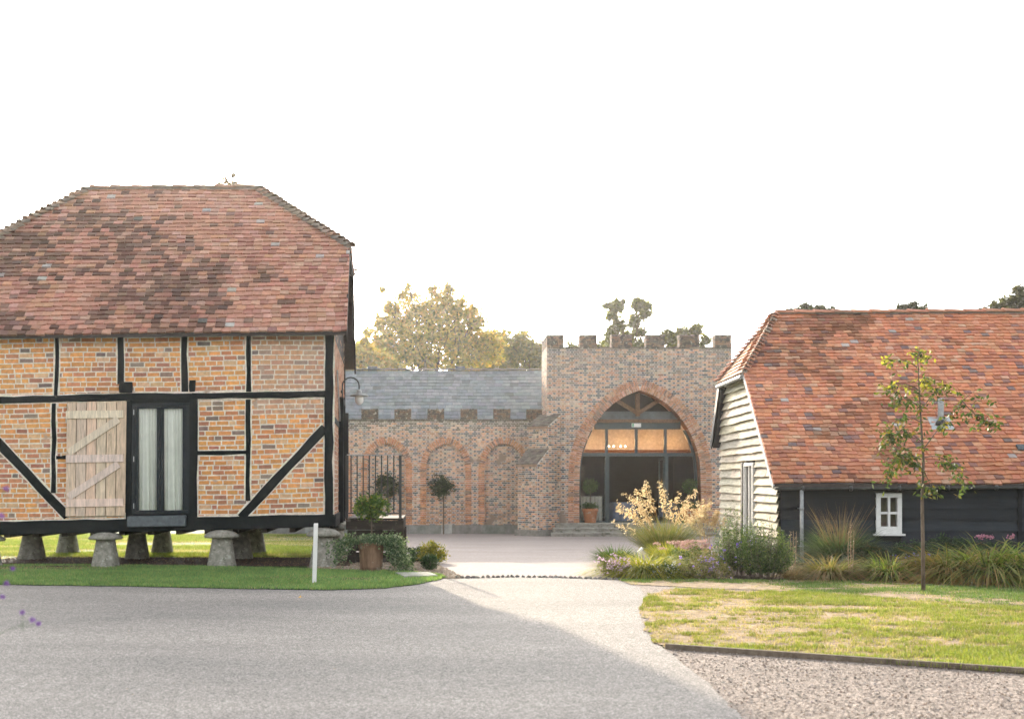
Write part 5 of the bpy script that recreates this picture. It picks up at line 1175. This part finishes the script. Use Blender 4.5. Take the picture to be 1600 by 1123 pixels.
# fallen leaf
b = gp(470, 934.5); m = MB(); m.faces([b+Vector((-0.04, 0, 0.012)), b+Vector((0, -0.025, 0.02)), b+Vector((0.045, 0.01, 0.03)), b+Vector((0.0, 0.035, 0.014)), b+Vector((0.0, 0.03, 0.045))], [(0, 1, 2, 3), (0, 1, 4)], (0.75, 0.42, 0.06)); tag(m.build('fallen_leaf', M['leaf']), 'single curled yellow leaf lying on the tarmac', 'leaf')

# ---- right planting bed
HK = ([(0.10, 0.15, 0.03), (0.18, 0.20, 0.04), (0.26, 0.14, 0.045), (0.06, 0.10, 0.025)], [4, 3, 2, 2])
HKY = ([(0.30, 0.32, 0.05), (0.50, 0.44, 0.07), (0.13, 0.19, 0.03)], [3, 3, 2])
# giant oat grass
def oat(base, label, n_st, hgt, spread, xs, foliage=True, seed=0):
    base = Vector(base); root = thing('giant_oat_grass', label, 'ornamental grass', base, 'golden oat grasses in the flower bed')
    if foliage: clump(root, None, None, base, 2400, 0.30, 1.25, 0.011, 0.36, ([(0.24, 0.25, 0.09), (0.34, 0.31, 0.14), (0.12, 0.17, 0.05)], [3, 2, 2]), spread=0.95, up=0.8, part='blades')
    m = MB(); P = []; D = []
    for i in range(n_st):
        t = xs[i % len(xs)] if xs else random.uniform(-1, 1)
        tx_ = t*spread+random.gauss(0, 0.05); ty_ = random.uniform(-0.5, 0.35)*spread; h = hgt*(1-0.30*abs(t)**1.6)*random.choice([0.70, 0.85, 0.97, 1.02])
        p0 = base+Vector((random.gauss(0, 0.06), random.gauss(0, 0.06), 0)); pts = []
        for k in range(9):
            u = k/8; pts.append(p0+Vector((tx_*(0.55*u+0.45*u**2.2), ty_*(0.5*u+0.5*u*u), h*(u-0.10*u**4*abs(t)))))
        m.tube(pts, list(np.linspace(0.0045, 0.0015, 9)), 4, col=(0.42, 0.27, 0.11), caps=False)
        for k in range(30):
            u = random.uniform(0.66, 1.0); f = u*8; q = pts[int(min(f, 7))].lerp(pts[int(min(f, 7))+1], f-int(min(f, 7))); w_ = 0.062*(1-abs(u-0.80)*3.2)+0.006
            sdx = 1 if random.random() < 0.5 else -1; e = q+Vector((random.gauss(0.02*np.sign(tx_), w_*0.62), random.gauss(0, w_*0.6), random.gauss(-0.005, 0.045)))
            if k % 3 == 0: m.tube([q, e], [0.0012, 0.0008], 3, col=(0.5, 0.36, 0.17), caps=False)
            for _ in range(4): P.append(e+Vector((random.gauss(0, 0.013), random.gauss(0, 0.013), random.gauss(0, 0.016))))
    m.build('stalks', M['plume'], root); P = np.array([tuple(p) for p in P])
    np_mesh('plumes', leaf_quads(P, 0.050, 2.2, 0, 0.8), pick([(0.68, 0.56, 0.36), (0.80, 0.70, 0.48), (0.55, 0.40, 0.22)], [3, 3, 1], len(P), 0.15, 0.04), M['plume'], root)
    return root
b1 = gp(1038, 872); oat(b1, 'tall oat grass with sunlit golden plumes in front of the archway', 24, 1.95, 1.25, [-1.0, -0.85, -0.62, -0.55, -0.48, -0.42, -0.35, -0.1, -0.05, 0.05, 0.28, 0.36, 0.42, 0.5, 0.62, 0.75, -0.68, 0.9])
b2 = gp(1105, 866); oat(b2, 'second oat grass with dense drooping plumes against the sunlit boards', 20, 1.35, 0.55, [-0.8, -0.5, -0.3, -0.1, 0.05, 0.2, 0.4, 0.6, -0.6], foliage=False)
b_ = gp(1200, 872); oat(b_, 'few oat stems standing at the narrow gable window', 3, 1.25, 0.35, [-0.6, 0.0, 0.9], foliage=False)
clump('grass_mound', 'bright yellow-green grass mound at the front of the flower bed', 'ornamental grass', gp(1008, 900), 2800, 0.34, 0.86, 0.015, 0.95, HKY, spread=1.2, up=0.55)
clump('grass_mound', 'green arching grass at the courtyard end of the flower bed', 'ornamental grass', gp(962, 882), 1500, 0.24, 0.60, 0.015, 0.55, ([(0.06, 0.12, 0.025), (0.14, 0.19, 0.035), (0.04, 0.08, 0.02)], [3, 2, 2]), spread=1.1, up=0.65)
clump('grass_mound', 'upright yellowing grass behind the white-flowered plant', 'ornamental grass', gp(1050, 886), 1600, 0.25, 0.75, 0.012, 0.45, HKY, spread=0.9, up=0.8)
r_ = bush('aster_plant', 'lilac flowering aster spilling onto the drive', 'flowering plant', gp(956, 901), [(-0.08, 0, 0.14, 0.17), (0.12, -0.08, 0.12, 0.16), (0.0, 0.1, 0.22, 0.16), (0.24, -0.12, 0.08, 0.12)], 1300, 0.035, ([(0.14, 0.17, 0.06), (0.2, 0.19, 0.08)], [1, 1]))
bb = gp(956, 902); flowers(r_, [bb+Vector((random.gauss(0.06, 0.16), random.gauss(-0.05, 0.14), abs(random.gauss(0.22, 0.09)))) for _ in range(110)], 0.028, ([(0.55, 0.38, 0.52), (0.65, 0.48, 0.58)], [1, 1]))
bb = gp(1032, 904); r_ = bush('daisy_plant', 'dark green low plant dotted with tiny white flowers', 'flowering plant', bb, [(-0.15, 0, 0.12, 0.16), (0.08, 0, 0.16, 0.19), (0.28, 0.05, 0.10, 0.14)], 2200, 0.028, ([(0.05, 0.09, 0.035), (0.08, 0.12, 0.045)], [1, 1]))
flowers(r_, [bb+Vector((random.gauss(0.05, 0.17), -0.12+random.gauss(0, 0.08), abs(random.gauss(0.17, 0.08)))) for _ in range(70)], 0.016, ([(0.7, 0.7, 0.65)], [1]))
bb = gp(1075, 893); r_ = bush('sedum_plant', 'sedum with flat dusty pink flower heads', 'flowering plant', bb, [(-0.2, 0.1, 0.28, 0.2), (0.1, 0.1, 0.35, 0.22), (0.3, 0.15, 0.3, 0.2), (0, -0.1, 0.15, 0.2)], 1900, 0.05, ([(0.13, 0.19, 0.05), (0.2, 0.24, 0.06), (0.08, 0.13, 0.04)], [3, 2, 2]))
for _ in range(34):
    c = bb+Vector((random.gauss(0.05, 0.24), random.gauss(0.05, 0.14), random.uniform(0.42, 0.60))); 
    if _ == 0: FP = []
    FP += [c+Vector((random.gauss(0, 0.035), random.gauss(0, 0.035), random.gauss(0, 0.008))) for _k in range(14)]
flowers(r_, FP, 0.022, ([(0.50, 0.30, 0.27), (0.58, 0.40, 0.33)], [1, 1]))
bb = gp(1098, 904); r_ = bush('cranesbill_plant', 'straggly low plant with small violet flowers in the bed front', 'flowering plant', bb, [(-0.3, 0, 0.12, 0.17), (-0.05, 0, 0.17, 0.2), (0.2, 0, 0.15, 0.2), (0.4, 0, 0.1, 0.15), (0.1, 0.3, 0.3, 0.25)], 2600, 0.04, ([(0.20, 0.19, 0.08), (0.12, 0.15, 0.05), (0.27, 0.22, 0.13)], [2, 2, 2]))
flowers(r_, [bb+Vector((random.gauss(0.05, 0.28), -0.15+random.gauss(0, 0.08), abs(random.gauss(0.25, 0.11)))) for _ in range(30)], 0.026, ([(0.28, 0.17, 0.55), (0.5, 0.38, 0.6)], [1, 1]))
def rosemary(base, label, w_, h_, n, cols):
    base = Vector(base); root = thing('rosemary_bush', label, 'shrub', base, 'rosemary bushes by the gable'); P = []; Q = []
    m = MB(); S0 = []
    for i in range(n):
        a = random.uniform(0, 2*math.pi); r = math.sqrt(random.random()); ex = Vector((math.cos(a)*r*w_, math.sin(a)*r*w_*0.75, h_*(1-0.45*r*r)*random.uniform(0.55, 1.05)))
        p0 = base+Vector((ex.x*0.55, ex.y*0.55, 0.02)); p1 = base+ex; S0.append((p0, p1))
        for k in range(30):
            t = random.uniform(0.15, 1); P.append(tuple(p0.lerp(p1, t)+Vector((random.gauss(0, .012), random.gauss(0, .012), 0))))
        if i % 4 == 0: m.tube([p0, p1], [0.005, 0.002], 3, caps=False)
    P = np.array(P); np_mesh('foliage', leaf_quads(P, 0.045, 4.0, 0.9), pick(cols[0], cols[1], len(P)), M['leaf'], root); m.build('stem', M['bark'], root); return root
RC = ([(0.08, 0.14, 0.045), (0.14, 0.20, 0.07), (0.045, 0.085, 0.035), (0.26, 0.29, 0.10)], [3, 2, 2, 1.0])
r_ = rosemary(gp(1150, 900), 'upright olive green rosemary bush with violet flowers at its foot', 0.46, 1.28, 300, RC)
bb = gp(1150, 900); flowers(r_, [bb+Vector((random.gauss(-0.1, 0.25), -0.35, random.uniform(0.15, 0.65))) for _ in range(22)], 0.026, ([(0.25, 0.15, 0.6)], [1]))
rosemary(gp(1196, 904), 'dense dark green rosemary bush nearest the downpipe', 0.52, 1.05, 400, RC)
clump('dry_grass_tuft', 'small straw-coloured grass tuft right of the dark bush', 'ornamental grass', gp(1240, 905), 700, 0.14, 0.33, 0.007, 0.8, ([(0.40, 0.29, 0.16), (0.3, 0.2, 0.1), (0.45, 0.36, 0.22)], [2, 1, 1]), spread=1.0, up=0.6)
HC = ([(0.15, 0.25, 0.045), (0.24, 0.34, 0.07), (0.04, 0.08, 0.02)], [3, 2, 2.5], [(0.40, 0.36, 0.12), (0.24, 0.32, 0.07), (0.46, 0.30, 0.13), (0.07, 0.10, 0.03)])
HG = 'arching grasses along the black barn'
clump('arching_grass', 'reddish-tipped arching grass clump left of the dry stalks', 'ornamental grass', gp(1296, 905), 900, 0.20, 0.86, 0.022, 0.98, ([(0.15, 0.18, 0.045), (0.22, 0.18, 0.07)], [2, 2], [(0.34, 0.21, 0.11), (0.38, 0.28, 0.14), (0.2, 0.2, 0.07)]), spread=1.1, up=0.55, group=HG)
clump('arching_grass', 'green and tan arching grass clump below the white window', 'ornamental grass', gp(1390, 906), 1000, 0.22, 0.92, 0.023, 0.98, HC, spread=1.1, up=0.55, group=HG)
for i, (px, py, r, n, h, lab) in enumerate(((1482, 908, 0.30, 1500, 1.10, 'brownish arching grass just right of the young tree'), (1545, 909, 0.36, 2000, 1.28, 'big green arching grass in the middle of the long row'), (1610, 910, 0.36, 2000, 1.28, 'big arching grass cut by the right frame edge'))):
    clump('arching_grass', lab, 'ornamental grass', gp(px, py), n, r, h, 0.027, 0.98, HC if i else ([(0.12, 0.15, 0.035), (0.2, 0.15, 0.045)], [2, 1.5], [(0.34, 0.2, 0.07), (0.26, 0.21, 0.06)]), spread=1.1, up=0.6, group=HG)
bb = gp(1312, 893); r_ = clump('tall_silver_grass', 'tall fountain grass with brown plumes in front of the black boards', 'ornamental grass', bb, 2100, 0.20, 1.45, 0.013, 0.85, ([(0.07, 0.12, 0.05), (0.12, 0.16, 0.08), (0.05, 0.08, 0.035)], [3, 2, 2]), spread=0.75, up=0.9)
clump(r_, None, None, bb, 230, 0.15, 1.50, 0.012, 0.28, ([(0.12, 0.13, 0.05), (0.16, 0.12, 0.06)], [1, 1], [(0.26, 0.19, 0.12), (0.20, 0.15, 0.09)]), spread=0.40, up=1.2, part='plumes', mat_=M['plume'])
for (px, py, zt, lab) in ((1240, 903, 815, 'thin dry seed stalks beside the grey downpipe'), (1330, 908, 812, 'pair of dry brown seed stalks between the grass clumps')):
    b = gp(px, py); root = thing('dry_stalks', lab, 'plant', b); m = MB(); P = []
    for k in range(3):
        x = (k-1)*0.055; h = (py-zt)*b.y/F*random.uniform(0.8, 1.0); pts = [b+Vector((x*0.5, 0.02*k, 0)), b+Vector((x, 0.02*k, h*0.6)), b+Vector((x*1.1+random.gauss(0, .01), 0.02*k, h))]; m.tube(pts, [0.006, 0.005, 0.003], 5, col=(0.3, 0.2, 0.12))
        for j in range(26): t = random.uniform(0.25, 1); P.append(tuple(pts[0].lerp(pts[2], t)+Vector((random.gauss(0, .012), random.gauss(0, .012), 0))))
    m.build('stem', mat('dry_stem', None, 0.8, 0.2, 9, 0), root); P = np.array(P); tag(np_mesh('seed_heads', leaf_quads(P, 0.022, 1.3), pick([(0.36, 0.25, 0.15), (0.5, 0.4, 0.28)], [2, 1], len(P)), M['petal'], root), kind='stuff')
SHC = ([(0.035, 0.065, 0.035), (0.05, 0.09, 0.04), (0.025, 0.045, 0.025)], [2, 2, 1])
bb = gp(1480, 893); bush('leafy_shrub', 'dark green feathery shrub against the black boards behind the young tree', 'shrub', bb, [(-0.5, 0, 0.35, 0.28), (-0.1, 0.1, 0.45, 0.3), (0.35, 0.1, 0.42, 0.3), (0.8, 0.1, 0.36, 0.26), (1.2, 0.1, 0.3, 0.25)], 5200, 0.07, SHC, asp=3)
bb = gp(1352, 896); bush('leafy_shrub', 'brown-tinged leafy plant below the left of the white window', 'shrub', bb, [(-0.2, 0, 0.3, 0.24), (0.15, 0.05, 0.35, 0.24), (0.4, 0, 0.25, 0.2)], 1800, 0.08, ([(0.05, 0.07, 0.03), (0.12, 0.09, 0.04), (0.04, 0.06, 0.03)], [2, 1, 2]), asp=2.2)
bb = gp(1425, 896); r_ = bush('leafy_shrub', 'low dark plant with blue-violet flowers left of the young tree trunk', 'shrub', bb, [(-0.25, 0.1, 0.28, 0.24), (0.1, 0, 0.2, 0.22), (0.3, 0, 0.15, 0.18), (-0.1, 0.2, 0.38, 0.22)], 2200, 0.055, SHC, asp=2)
flowers(r_, [bb+Vector((random.gauss(0.0, 0.25), -0.2, random.uniform(0.06, 0.38))) for _ in range(26)], 0.03, ([(0.2, 0.18, 0.6)], [1]))
bb = gp(1262, 899); bush('leafy_shrub', 'small grey-green ground plant at the foot of the downpipe', 'shrub', bb, [(-0.1, 0, 0.14, 0.16), (0.15, 0, 0.16, 0.18), (0.45, 0.1, 0.12, 0.16), (0.75, 0.1, 0.16, 0.2)], 1900, 0.05, ([(0.06, 0.09, 0.06), (0.09, 0.12, 0.08)], [1, 1]))
bb = gp(1540, 900); r_ = bush('sedum_plant', 'pink flower heads showing above the long grass row', 'flowering plant', bb+Vector((0, 0.4, 0)), [(0, 0, 0.4, 0.22), (0.5, 0, 0.42, 0.22)], 800, 0.05, SHC); flowers(r_, [bb+Vector((random.choice([0.05, 0.62, 0.2])+random.gauss(0, 0.04), 0.3, 0.70+random.gauss(0, 0.015))) for _ in range(40)], 0.03, ([(0.55, 0.25, 0.33)], [1]))
b = gp(990, 893); m = MB(); m.obox(b+Vector((0.10, -0.05, 0.36)), (0.075, 0.0, 0.085), (0.0, 0.03, 0.01), (-0.03, 0, 0.025)); root = thing('plant_tag', 'small white plant label sticking up among the bed grasses', 'plant label', b); m.build('card', M['white_paint'], root); m = MB(); m.tube([b+Vector((0.02, 0, 0)), b+Vector((0.11, -0.03, 0.37))], 0.004, 5); m.build('stake', M['white_paint'], root)

# trained wall trees
for i, (px, py, rx, rz_, lab) in enumerate(((604, 757, 24, 17, 'round evergreen trained in the left blind arch, seen through the railing'), (689, 760, 20, 18, 'round evergreen trained in the middle blind arch'))):
    b = Vector((wx(px)+0.1, WY-0.25, gz(WY))); root = thing('wall_shrub', lab, 'shrub', b, 'round evergreens against the arcade wall')
    c = Vector((wx(px), WY-0.3, wz(py))); m = MB(); m.tube([b, (b.x, b.y, c.z-0.2), c], [0.03, 0.025, 0.02], 8); m.build('trunk', M['bark'], root)
    cc_ = blob_points(80, c, (rx/sw, 0.25, rz_/sw), 0.35); idx = rng.integers(0, 80, 1500); P = cc_[idx]+rng.normal(size=(1500, 3))*0.07; P[:, 1] = np.minimum(P[:, 1], WY-0.08)
    np_mesh('crown', leaf_quads(P, 0.10, 2.0), pick([(0.03, 0.05, 0.025), (0.05, 0.075, 0.03), (0.02, 0.035, 0.02)], [2, 2, 1], 1500), M['leaf'], root)
# potted lollipop trees by the archway
for i, (px, lab) in enumerate(((922.5, 'terracotta pot with a ball-topped tree left of the open doors'), (1078, 'terracotta pot with a ball-topped tree right of the doors, behind the plumes'))):
    Yp = TY+0.05; b = Vector((tx(px), Yp, FLOOR)); root = thing('potted_topiary', lab, 'potted plant', b, 'terracotta pots flanking the doorway')
    m = MB(); m.lathe([(0.20, 0), (0.21, 0.02), (0.275, 0.42), (0.305, 0.44), (0.31, 0.53), (0.29, 0.54), (0.27, 0.5)], b, n=28); m.build('pot', M['terracotta'], root, smooth=True)
    m = MB(); m.tube([b+Vector((0, 0, 0.45)), b+Vector((0.01, 0, 1.3))], 0.018, 8); m.build('trunk', M['bark'], root)
    Pp = np.concatenate([blob_points(900, b+Vector((0, 0, 1.38)), (0.29, 0.29, 0.29), 0.6), blob_points(700, b+Vector((0, 0, 0.62)), (0.34, 0.3, 0.16), 0.3)])
    np_mesh('crown', leaf_quads(Pp, 0.075, 2.0, 0.2), pick([(0.045, 0.08, 0.03), (0.07, 0.12, 0.04)], [1, 1], len(Pp)), M['leaf'], root)
# cloth-draped tables inside
for i, (px, w_, lab) in enumerate(((984, 0.5, 'blue-grey cloth-draped table just inside the doors on the left'), (1060, 0.35, 'blue-grey cloth-draped table behind the right glass panel'))):
    b = Vector((tx(px), TY+1.6, FLOOR)); root = thing('draped_table', lab, 'table', b); m = MB(); n = 28
    ring = lambda r, z, k: [b+Vector((math.cos(2*math.pi*j/n)*r*(1+k*math.sin(j*1.9)), math.sin(2*math.pi*j/n)*r*(1+k*math.sin(j*1.9)), z)) for j in range(n)]
    A, B, C_ = ring(w_*1.25, 0.01, 0.10), ring(w_*1.02, 0.72, 0.01), ring(w_, 0.75, 0)
    for j in range(n): q = (j+1) % n; m.face([A[j], A[q], B[q], B[j]]); m.face([B[j], B[q], C_[q], C_[j]])
    m.face(C_); m.build('cloth', M['blue_cloth'], root)

# verbena in the left foreground
vb = Vector((-2.62, 5.1, 0)); root = thing('verbena_plant', 'wiry verbena with small purple flower heads at the left frame edge', 'flowering plant', vb)
m = MB(); heads = [(10, 763, 5.5), (2, 806, 6), (20, 888, 3.5), (10, 911, 4.5), (4, 932, 3.5), (35, 956, 4), (51, 968, 5), (60, 974, 4), (-20, 790, 5), (-15, 850, 5)]
hub = [at(-60, 1010, 5.1), at(-40, 900, 5.1), at(-35, 830, 5.1)]
for h_ in hub: m.tube([vb, vb.lerp(h_, 0.5)+Vector((-0.02, 0, 0.03)), h_], [0.004, 0.003, 0.0022], 6)
FPp = []
for i, (px, py, r) in enumerate(heads):
    h_ = at(px, py, 5.1); src = hub[0] if py > 940 else (hub[1] if py > 860 else hub[2])
    if i == 5: src = at(36, 985, 5.1)
    if i == 6: src = hub[0]
    if i == 7: src = at(30, 978, 5.1)
    m.tube([src, src.lerp(h_, 0.6)+Vector((0, 0, -0.004)), h_], [0.0016, 0.0014, 0.0012], 5)
    for _ in range(150):
        d = Vector((random.gauss(0, 1), random.gauss(0, 1), random.gauss(0, 0.8))).normalized()*random.uniform(0.3, 1)*r*5.1/F*1.0; FPp.append(tuple(h_+d))
m.build('stem', mat('green_stem', (0.07, 0.12, 0.05), 0.7, 0.2, 9, 0), root)
FPp = np.array(FPp); np_mesh('flower_heads', leaf_quads(FPp, 0.0055, 1.3, 0.3), pick([(0.25, 0.10, 0.42), (0.38, 0.18, 0.55), (0.12, 0.05, 0.2)], [3, 2, 1], len(FPp)), M['petal'], root)

# ------------------------------------------------------------------ grass blades and loose stones
def grass(name, poly, n, h, greenf, label, layer=0.02, greens=[(0.17, 0.31, 0.12), (0.23, 0.37, 0.14), (0.34, 0.42, 0.17)], soft=False):
    xs_ = [p[0] for p in poly]; ys_ = [p[1] for p in poly]; pts = []
    x = rng.uniform(min(xs_), max(xs_), n); y = rng.uniform(min(ys_), max(ys_), n); k = in_poly(x, y, poly); x, y = x[k], y[k]
    vis = (x > (-60-CX)*y/F) & (x < (1680-CX)*y/F); x, y = x[vis], y[vis]
    gr = greenf(x, y); keep = rng.random(len(x)) < (0.10+0.90*gr); x, y, gr = x[keep], y[keep], gr[keep]; n = len(x)
    z = np.where(y <= 20, 0, -K*(y-20))+layer-0.005; B = np.stack([x, y, z], 1); a = rng.uniform(0, 2*math.pi, n); D = np.stack([np.cos(a)*0.5, np.sin(a)*0.5, np.ones(n)], 1)
    L = h*rng.uniform(0.4, 1.2, n)*(0.55+0.6*gr); W = 0.006*rng.uniform(0.7, 1.5, n)*(1+y/18); s_ = np.stack([-np.sin(a), np.cos(a), np.zeros(n)], 1); T = B+D*L[:, None]
    V = np.stack([B-s_*W[:, None]/2, B+s_*W[:, None]/2, T], 1)
    gcol = pick(greens, [2, 3, 1], n, 0.3); dcol = pick([(0.46, 0.37, 0.25), (0.34, 0.26, 0.16), (0.54, 0.45, 0.31)], [3, 1, 1], n)
    mixf = np.clip(gr+rng.normal(size=n)*0.18, 0, 1)[:, None]; mixf = mixf if soft else np.where(mixf > 0.45, 1.0, mixf*0.4)
    C = dcol*(1-mixf)+gcol*mixf
    C = C*(0.62+0.5*fbm(x, y*1.5, 1.3, 71)+0.35*vnoise(x, y*1.7, 7.0, 73))[:, None]
    o = np_mesh(name, V, C, M['grass_blade']); tag(o, label, 'grass', kind='stuff'); return o
def gB(x, y): f = fbm(x*0.8, y*2.4, 0.9, 21); f2 = fbm(x, y*2.2, 3.2, 33); f3 = fbm(x, y, 13.0, 35); xl = np.clip((x-2.6)/4, 0, 1); return np.clip((f*0.42+f2*0.40+f3*0.34-0.585+0.12*xl+0.12*(y < 11.2)+0.07*(x < 3.2))*5.5, 0, 1)
grass('lawn_grass', lawnB, 420000, 0.045, gB, 'patchy sunlit lawn grass, green and straw coloured', greens=[(0.20, 0.27, 0.055), (0.27, 0.32, 0.07), (0.11, 0.19, 0.045)], soft=True)
grass('strip_grass', lawnA, 160000, 0.034, lambda x, y: np.clip((fbm(x*0.6, y*1.6, 0.8, 41)*0.6+fbm(x, y*2, 4, 43)*0.4+0.16*np.clip((y-(18.6-0.02*x))*2, 0, 1)+0.02*(x-5)-0.52)*8, 0, 1), 'shaded mixed grass along the flower bed front', greens=[(0.09, 0.19, 0.06), (0.12, 0.22, 0.07), (0.17, 0.25, 0.08)], soft=True)  # darker greens and less tan put the barn's shade into the blade colour
grass('verge_grass', lawnL, 330000, 0.042, lambda x, y: np.clip((fbm(x*0.5, y*1.6, 0.8, 51)*0.6+fbm(x, y*2, 3.5, 53)*0.4-0.27)*4.5, 0, 1), 'lush green grass of the verge in front of the raised barn')
backp = [(-12, 26.0), (-2.5, 26.2), (-2.4, 44), (-18, 44)]
grass('rear_grass', backp, 260000, 0.06, lambda x, y: np.clip((fbm(x*0.5, y, 0.5, 61)-0.35)*5, 0, 1), 'sunlit grass glimpsed beyond the raised barn', layer=0.004, greens=[(0.16, 0.24, 0.06), (0.22, 0.28, 0.07), (0.12, 0.2, 0.05)], soft=True)
def stones_np(name, n, poly, smin, smax, cols, label, layer):
    xs_ = [p[0] for p in poly]; ys_ = [p[1] for p in poly]; x = rng.uniform(min(xs_), max(xs_), n); y = rng.uniform(min(ys_), max(ys_), n)**1.0; k = in_poly(x, y, poly); x, y = x[k], y[k]
    vis = (x > (-60-CX)*y/F) & (x < (1680-CX)*y/F) & (y > 7.3); x, y = x[vis], y[vis]; n = len(x); r = rng.uniform(0, 1, n)**2*(smax-smin)+smin
    base = np.array([(1, 0, 0), (0, 1, 0), (-1, 0, 0), (0, -1, 0), (0, 0, 0.75)]); th = rng.uniform(0, 6.28, n); c, s_ = np.cos(th), np.sin(th)
    V = np.zeros((n, 5, 3)); asp = rng.uniform(0.6, 1.0, n)
    for i, b in enumerate(base):
        j = rng.uniform(0.75, 1.25, n)*r; bx_, by_ = b[0]*j, b[1]*j*asp; V[:, i, 0] = x+bx_*c-by_*s_+(0 if i < 4 else rng.normal(size=n)*r*0.25); V[:, i, 1] = y+bx_*s_+by_*c; V[:, i, 2] = np.where(y <= 20, 0, -K*(y-20))+layer+b[2]*r*rng.uniform(0.7, 1.1, n)
    T = np.stack([V[:, [0, 1, 4]], V[:, [1, 2, 4]], V[:, [2, 3, 4]], V[:, [3, 0, 4]]], 1).reshape(-1, 3, 3); C = np.repeat(pick(cols[0], cols[1], n), 4, 0)
    return tag(np_mesh(name, T, C, M['pebble']), label, 'gravel', kind='stuff')
stones_np('gravel_stones', 170000, gpoly, 0.004, 0.015, ([(0.30, 0.25, 0.21), (0.42, 0.37, 0.33), (0.18, 0.13, 0.095), (0.09, 0.08, 0.075), (0.25, 0.175, 0.125)], [4, 3, 2, 1.2, 2]), 'loose brown and white gravel chippings in the right foreground', 0.0075)
stones_np('bed_chippings', 9000, G([(480, 890), (560, 895), (620, 896), (700, 905), (728, 903.5), (692, 886), (640, 868), (540, 864)]), 0.01, 0.03, ([(0.34, 0.26, 0.18), (0.22, 0.16, 0.11), (0.42, 0.36, 0.3)], [3, 2, 1]), 'bark and stone chippings around the pot and clipped shrubs', 0.016)
stones_np('soil_litter', 9000, [p for p in so_], 0.008, 0.028, ([(0.12, 0.07, 0.04), (0.06, 0.04, 0.025), (0.22, 0.15, 0.09)], [3, 3, 1]), 'leaf litter and crumbs on the bare soil under the barn', 0.026)

xs_ = rng.uniform(-9.5, 1.5, 900); ys_ = 17.6-rng.random(900)**2.2*9; k = ((xs_ > (-30-CX)*ys_/F) & (rng.random(900) < 0.5)); LPt = np.stack([xs_[k], ys_[k], np.full(k.sum(), 0.012)], 1)
lq = leaf_quads(LPt, 0.022, 1.4); lq[:, :, 2] = 0.011+np.abs(lq[:, :, 2]-0.012)*0.25
tag(np_mesh('road_litter', lq, pick([(0.22, 0.13, 0.06), (0.35, 0.22, 0.08), (0.08, 0.06, 0.04)], [2, 1, 2], len(lq)), M['pebble']), 'scattered crumbs of dead leaf on the tarmac', 'leaf litter', kind='stuff')
# ------------------------------------------------------------------ evening haze: one closed box of thin air round everything
hm = bpy.data.materials.new('haze'); hm.use_nodes = True; hn = hm.node_tree; hn.nodes.remove(hn.nodes['Principled BSDF'])
pv = hn.nodes.new('ShaderNodeVolumePrincipled'); pv.inputs['Color'].default_value = (1.0, 0.97, 0.92, 1); pv.inputs['Density'].default_value = 0.00036; pv.inputs['Anisotropy'].default_value = 0.7
hn.links.new(pv.outputs[0], hn.nodes['Material Output'].inputs['Volume'])
m = MB(); m.box(-60, 60, -12, 130, -2.0, 18.5); hz = m.build('haze', hm); hz['kind'] = 'stuff'; hz['label'] = 'thin sunlit evening haze over the whole yard'
